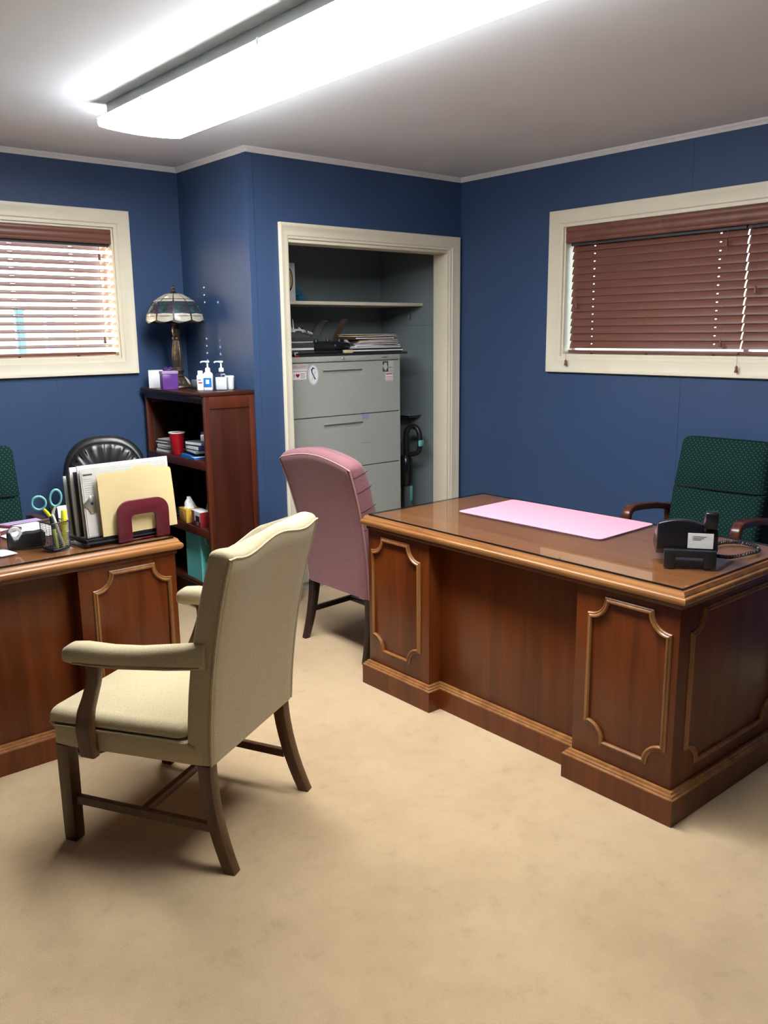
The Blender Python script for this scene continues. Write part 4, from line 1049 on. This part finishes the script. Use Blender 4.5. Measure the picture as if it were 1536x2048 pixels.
# ------------------------------------------------------------------ on the desk with the pink mat
pts = rrect(.358, .185, .018, 5)
o = prism('desk_mat', None, 'padpink', pts, 'z', 0, .0025, .0008, 1); tag(o, 'large pink rectangular desk mat on the glass', 'desk mat')
o.location = (2.742, 2.172, GZ); o.rotation_euler = (0, 0, RAD(-88.5))
ph = empty('desk_phone', (2.468, 1.398, GZ), RAD(-54.4), 'black desk telephone with a white label on its back', 'telephone')
prism('body', ph, 'blackgloss', [(.012, .052), (.030, .125), (.046, .132), (.170, .075), (.205, .040), (.200, .026), (.05, .030)], 'x', -.100, .038, .004)
prism('cradle_side', ph, 'black', [(.012, .052), (.028, .118), (.046, .122), (.170, .060), (.205, .036), (.200, .026), (.05, .030)], 'x', .0385, .088, .004)
prism('foot_stand', ph, 'black', [(-.078, 0), (-.042, 0), (-.042, .034), (.045, .034), (.045, 0), (.082, 0), (.082, .058), (-.078, .058)], 'y', -.014, .010, .003)
prism('handset', ph, 'blackgloss', [(.010, .1235), (.006, .178), (.020, .184), (.048, .178), (.060, .150), (.130, .112), (.185, .092), (.192, .074), (.165, .068), (.055, .126)], 'x', .044, .084, .006)
ap = [(-.101, .050)] + [(-.101 + .142 * t_ / 10, .128 + .026 * math.sin(PI * (.12 + .76 * t_ / 10)) ** .8) for t_ in range(11)] + [(.041, .050)]
prism('back_plate', ph, 'blackgloss', ap, 'y', .0085, .034, .006, 3)
lb = box('label', ph, 'paper', -.006, .072, .0, .0012, 0, .050, .0003, 1, TR(0, .0068, .0615))
for k in range(3): box('small_print', lb, 'darkgrey', .008, .050 - .008 * k, -.0006, -.0001, .038 - .005 * k, .0395 - .005 * k, 0, 1, TR(0, .0068, .0615))
for i in range(3):
    for j in range(4): box('key', ph, 'darkgrey', -.055 + .024 * i, -.038 + .024 * i, 0, .012, 0, .004, .001, 1, TR(0, .085 + .022 * j, .128 - .0127 * j - .0062) @ RX(-30))
# coiled cord: leaves the phone and loops over the glass
ctr = spline([(2.560, 1.352, GZ+.030), (2.60, 1.355, GZ+.020), (2.66, 1.352, GZ+.0085), (2.75, 1.335, GZ+.0085), (2.81, 1.335, GZ+.0085), (2.855, 1.375, GZ+.0085), (2.865, 1.43, GZ+.0085), (2.83, 1.47, GZ+.0085), (2.76, 1.475, GZ+.0085), (2.70, 1.46, GZ+.0085)], 44)
fr_ = frames(ctr); cp = []
for i, (p, tt, ss, uu) in enumerate(fr_):
    a = i * 2 * PI / 6; r = .0048 if 10 < i < len(fr_) - 10 else .001
    cp.append(tuple(p + ss * (r * math.cos(a)) + uu * (r * math.sin(a))))
o = tag(tube('phone_cord', None, 'black', cp, .0026, 5), 'coiled black telephone cord looped on the glass', 'cord')

# ------------------------------------------------------------------ on the desk with the file tray
rk = empty('file_tray', (1.33, 3.055, GZ), RAD(2), 'low black wire tray under the upright papers', 'file tray')
box('base', rk, 'black', -.215, .115, -.055, .105, 0.008, .014, .002)
for x in (-.205, .10):
    for y in (-.045, .095): lathe('foot', rk, 'black', [(.006, 0), (.008, .002), (.008, .0078)], 12, (x, y))
for x in (-.212, .108): box('rail', rk, 'black', x, x + .008, -.055, .105, .0145, .025, .002)
for y in (-.045, .102): box('rail', rk, 'black', -.200, .105, y, y + .006, .0145, .025, .002)
def arch(x0, x1, z1, w_, r):
    out = [(x0, 0)]
    for j in range(7): a = RAD(180 - 90 * j / 6); out.append((x0 + r + r * math.cos(a), z1 - r + r * math.sin(a)))
    for j in range(7): a = RAD(90 - 90 * j / 6); out.append((x1 - r + r * math.cos(a), z1 - r + r * math.sin(a)))
    out += [(x1, 0), (x1 - w_, 0)]
    ri = .014
    for j in range(5): a = RAD(0 + 90 * j / 4); out.append((x1 - w_ - ri + ri * math.cos(a), z1 - w_ - ri + ri * math.sin(a)))
    for j in range(5): a = RAD(90 + 90 * j / 4); out.append((x0 + w_ + ri + ri * math.cos(a), z1 - w_ - ri + ri * math.sin(a)))
    out.append((x0 + w_, 0)); return out
be = empty('bookend', (1.33, 3.055, GZ), RAD(2), 'maroon arched bookend in front of the manila folder', 'bookend')
prism('arch', be, 'maroon', arch(-.098, .112, .152, .056, .050), 'y', -.073, -.061, .002)
box('foot_plate', be, 'maroon', -.090, .090, -.0605, .02, 0, .002, .0005, 1)
# upright papers in the rack, front to back; each leans back a little
def upright(name, label, cat, y, x0, x1, h, th, mat, lean=-7, rz=3, group='papers standing in the file tray'):
    o = empty(name, (1.33, 3.055 + y, GZ + .0262 if name != 'folder' else GZ + .0272), RAD(rz), label, cat, group)
    m = RX(lean)
    box('sheet', o, mat, x0, x1, -th / 2, th / 2, 0, h, .0004, 1, m)
    return o
# manila folder, curved, with tab
def manila(y, x0, x1, h, label, tab=(.45, .78), lean=-5, rz=3):
    o = empty('folder', (1.33, 3.055 + y, GZ + .0272), RAD(rz), label, 'folder', 'papers standing in the file tray')
    for nm, dy, ins, tb in (('front_flap', -.004, .0, False), ('back_flap', .003, 0, True)):
        bm = bmesh.new(); nx, nz = 14, 8; A = []
        for s_ in (0, .0012):
            rows = []
            for i in range(nx + 1):
                u = i / nx; x = x0 + (x1 - x0) * u; row = []
                for j in range(nz + 1):
                    v = j / nz; hh = h + (.012 if (tb and tab[0] < u < tab[1]) else 0)
                    if not tb: hh -= .006
                    if (u < .01 or u > .99): hh -= .008
                    z = hh * v; yy = dy + s_ - (.006 * math.sin(PI * u) * v if not tb else 0) + .010 * (v ** 2) * (u ** 2) * (1 if not tb else .6)
                    row.append(bm.verts.new((x, yy, z)))
                rows.append(row)
            A.append(rows)
        P, Q = A
        for i in range(nx):
            for j in range(nz):
                bm.faces.new((P[i][j], P[i+1][j], P[i+1][j+1], P[i][j+1])); bm.faces.new((Q[i][j], Q[i][j+1], Q[i+1][j+1], Q[i+1][j]))
        for i in range(nx):
            bm.faces.new((P[i][nz], P[i+1][nz], Q[i+1][nz], Q[i][nz])); bm.faces.new((P[i][0], Q[i][0], Q[i+1][0], P[i+1][0]))
        for j in range(nz):
            bm.faces.new((P[0][j], P[0][j+1], Q[0][j+1], Q[0][j])); bm.faces.new((P[nx][j], Q[nx][j], Q[nx][j+1], P[nx][j+1]))
        bmesh.ops.transform(bm, matrix=RX(lean), verts=bm.verts)
        from_bm(nm, bm, 'manila', o, 40)
    return o
manila(-.045, -.145, .160, .232, 'manila folder frontmost in the file tray behind the maroon arch')
cb = upright('clipboard', 'grey clipboard with a metal clip standing behind the manila folder', 'clipboard', -.022, -.195, .150, .248, .003, 'greypaper', -6)
bm = bmesh.new()
box('form_paper', cb, 'paper', -.19, .14, -.0032, -.0018, .004, .240, .0002, 1, RX(-6)).data.materials[0] = MT['greypaper']
cl = prism('clip', cb, 'steel', [(-.198, .125), (-.176, .145), (-.170, .155), (-.150, .150), (-.150, .090), (-.172, .088), (-.180, .105)], 'y', -.0075, -.0036, .001, mtx=RX(-6))
lathe('clip_hole', cl, 'black', [(.006, 0), (.006, .0006)], 12, mtx=RX(-6) @ TR(-.165, -.0076, .125) @ RX(90))
for k in range(9): box('form_line', cb, 'darkgrey', -.185, -.15, -.0037, -.0033, .215 - .008 * k, .2156 - .008 * k, 0, 1, RX(-6))
box('form_heading', cb, 'darkgrey', -.185, -.150, -.0037, -.0033, .228, .234, 0, 1, RX(-6))
for y, x0, x1, h, th, m, lab in ((-.008, -.200, .158, .252, .004, 'greypaper', 'grey paper set just behind the clipboard'), (.006, -.195, .170, .262, .007, 'paper', 'thick cream report tallest in the file tray'), (.020, -.205, .140, .240, .005, 'darkgrey', 'dark grey folder behind the cream report'), (.033, -.212, .165, .256, .006, 'paper', 'white paper wad behind the dark grey folder'), (.048, -.210, .150, .246, .008, 'greypaper', 'grey paper wad near the rear of the file tray'), (.064, -.215, .120, .225, .004, 'darkgrey', 'thin charcoal folder near the rear of the file tray'), (.080, -.222, .120, .220, .006, 'white', 'white folder rearmost in the file tray')):
    upright('upright_papers', lab, 'papers', y, x0, x1, h, th, m, -5 - random.uniform(0, 1))

# pen cup
PCX, PCY = 1.033, 3.060
cup = empty('pen_cup', (PCX, PCY, GZ), RAD(14), 'black wire mesh pen cup next to the file tray', 'pen cup')
prism('bottom', cup, 'black', rrect(.034, .034, .006, 3), 'z', 0, .003)
def sqring(z, h, r): 
    return tube('rim', cup, 'black', [(a, b, z) for a, b in rrect(h, h, .008, 3)], r, 8, True)
sqring(.100, .037, .0022); sqring(.004, .034, .0018)
bm = bmesh.new()
for sx, sy, dx, dy in ((-1, -1, 1, 0), (-1, 1, 1, 0), (-1, -1, 0, 1), (1, -1, 0, 1)):
    for k in range(1, 12):
        f = k / 12 * 2
        tube_bm(bm, [((sx + dx * f) * .0345, (sy + dy * f) * .0345, .003), ((sx + dx * f) * .037, (sy + dy * f) * .037, .100)], .0005, 4)
    for k in range(1, 15):
        z = .1 * k / 15; h = .0345 + .0025 * z / .1
        tube_bm(bm, [(sx * h, sy * h, z), ((sx + 2 * dx) * h, (sy + 2 * dy) * h, z)], .0005, 4)
mo = from_bm('wire_mesh', bm, 'black', cup, 0); mo['kind'] = 'stuff'
for sx in (-1, 1):
    for sy in (-1, 1): tube('corner_wire', cup, 'black', [(sx * .0335, sy * .0335, .003), (sx * .036, sy * .036, .100)], .0016, 6)
def pen(name, label, cat, base, top, r, mat, capmat=None, group='pens in the wire cup'):
    o = empty(name, (PCX, PCY, GZ), RAD(14), label, cat, group)
    a, b = Vector(base), Vector(top)
    tube('barrel', o, mat, [tuple(a + (b - a) * t_) for t_ in (0, .03, .6, .62)], [r * .5, r, r, r * .95], 10)
    tube('cap', o, capmat or mat, [tuple(a + (b - a) * t_) for t_ in (.625, .64, .97, 1.0)], [r * 1.15, r * 1.2, r * 1.1, r * .7], 10)
    return o
pen('highlighter', 'fat yellow highlighter standing upright in the wire cup', 'highlighter', (.020, -.018, .005), (.028, -.022, .140), .0085, 'yellow')
pen('highlighter', 'lime green highlighter leaning in the wire cup', 'highlighter', (-.012, -.025, .005), (-.025, -.022, .125), .006, 'lime', 'black')
pen('pen', 'grey pen leaning across the wire cup', 'pen', (.015, -.025, .005), (-.012, -.010, .128), .0055, 'greypaper', 'greypaper')
pen('pen', 'black pen at the rear of the wire cup', 'pen', (.005, .016, .005), (.006, .026, .150), .005, 'black', 'black')
pen('pen', 'silver pen beside the black pens in the cup', 'pen', (.014, .0, .005), (.020, .012, .145), .004, 'steel', 'black')
pen('pen', 'orange pencil low in the wire cup', 'pen', (.010, -.028, .005), (.024, .004, .098), .004, 'orange', 'orange')
sc = empty('scissors', (PCX, PCY, GZ), RAD(-14), 'scissors with aqua loop handles in the wire cup', 'scissors')
for s_, cxx, czz, rx_, rz_, tl in ((-1, -.046, .172, .023, .024, 18), (1, .012, .184, .019, .030, -8)):
    lp_ = []
    for j in range(20):
        a = 2 * PI * j / 20; x, z = rx_ * math.cos(a), rz_ * math.sin(a); c, q = math.cos(RAD(tl)), math.sin(RAD(tl))
        lp_.append((cxx + x * c - z * q, .004 * s_, czz + x * q + z * c))
    h_ = tube('handle_loop', sc, 'aqua', lp_, .0042, 8, True)
tube('shank', sc, 'yellow', [(-.034, -.003, .152), (-.020, -.002, .132), (-.008, -.001, .112)], [.0045, .007, .005], 8)
tube('shank', sc, 'greypaper', [(.008, .004, .155), (.000, .004, .135), (-.006, .003, .112)], [.0045, .006, .005], 8)
prism('blade', sc, 'steel', [(-.012, .112), (.000, .112), (.010, .006), (.006, .006)], 'y', -.002, -.0005)
prism('blade', sc, 'steel', [(-.010, .112), (.002, .112), (.006, .006), (.002, .006)], 'y', .0005, .002)
# tape dispenser
td = empty('tape_dispenser', (.960, 3.165, GZ), RAD(-12), 'black desk tape dispenser beside the pen cup', 'tape dispenser')
prism('body', td, 'black', [(-.062, 0), (.060, 0), (.066, .012), (.066, .050), (.055, .056), (.030, .052), (.005, .054), (-.012, .050), (-.026, .030), (-.040, .030), (-.052, .060), (-.062, .062)], 'y', -.024, .024, .003)
lathe('tape_roll', td, 'clear', [(.013, -.009), (.024, -.009), (.024, .009), (.013, .009), (.013, -.009)], 24, mtx=TR(-.034, 0, .052) @ RX(90), cap=False).data.materials[0] = MT['gel']
box('cutter', td, 'steel', -.064, -.060, -.012, .012, .060, .068, .001)
# papers and small maroon things
def flat(name, label, cat, loc, rz, sx, sy, mat, th=.0006, group=None):
    o = tag(box(name, None, mat, -sx, sx, -sy, sy, 0, th, .0001, 1), label, cat, group); o.location = loc; o.rotation_euler = (0, 0, RAD(rz)); return o
flat('paper_sheet', 'white paper sheet lying behind the tape dispenser', 'paper', (1.045, 3.42, GZ + .0004), 8, .108, .14, 'paper')
flat('paper_sheet', 'lilac paper lying near the far desk edge', 'paper', (1.02, 3.60, GZ + .0012), 6, .14, .030, 'lilac')
flat('paper_sheet', 'white paper slip at the front of the desk with pen cup', 'paper', (.865, 3.125, GZ + .0004), 10, .030, .050, 'paper')
st_ = empty('stapler', (.885, 3.275, GZ), RAD(70), 'dark maroon stapler lying beside the tape dispenser', 'stapler')
box('base', st_, 'maroon', -.075, .075, -.018, .018, 0, .008, .003); prism('arm', st_, 'maroon', [(-.07, .012), (.06, .022), (.072, .032), (.070, .046), (.02, .050), (-.06, .040), (-.075, .028)], 'y', -.016, .016, .004); box('hinge', st_, 'steel', -.07, -.05, -.0175, .0175, .006, .02, .002)
fl = empty('framed_card', (.925, 3.47, GZ), RAD(30), 'maroon framed white card lying on the desk', 'card')
for (a, b, c, d) in ((-.09, .09, -.07, -.05), (-.09, .09, .05, .07), (-.09, -.07, -.05, .05), (.07, .09, -.05, .05)): box('border_strip', fl, 'maroon', a, b, c, d, 0.0016, .014, .002)
box('insert', fl, 'paper', -.07, .07, -.05, .05, .002, .006, .0005, 1)
for k, (x, y, z, a, lab) in enumerate(((1.262, 3.40, .0004, 12, 'white envelope at the bottom of the envelope pile'), (1.258, 3.405, .0075, 8, 'pale blue envelope in the envelope pile'), (1.262, 3.402, .0146, 16, 'white envelope topmost of the envelope pile'))):
    t = empty('envelope', (x, y, GZ + z), RAD(a), lab, 'envelope', 'envelopes behind the pen cup')
    box('wrapper', t, ('white', 'lilac', 'white')[k], -.055, .055, -.10, .10, 0, .0065, .001, 1)
lh = empty('letter_holder', (1.19, 3.30, GZ), RAD(5), 'white upright letter wad leaning behind the pen cup', 'letters')
for k in range(3): box('letter', lh, ('white', 'lilac', 'white')[k], -.055, .055, .010 * k, .010 * k + .006, 0, .105 - .008 * k, .001, 1, RX(-12))
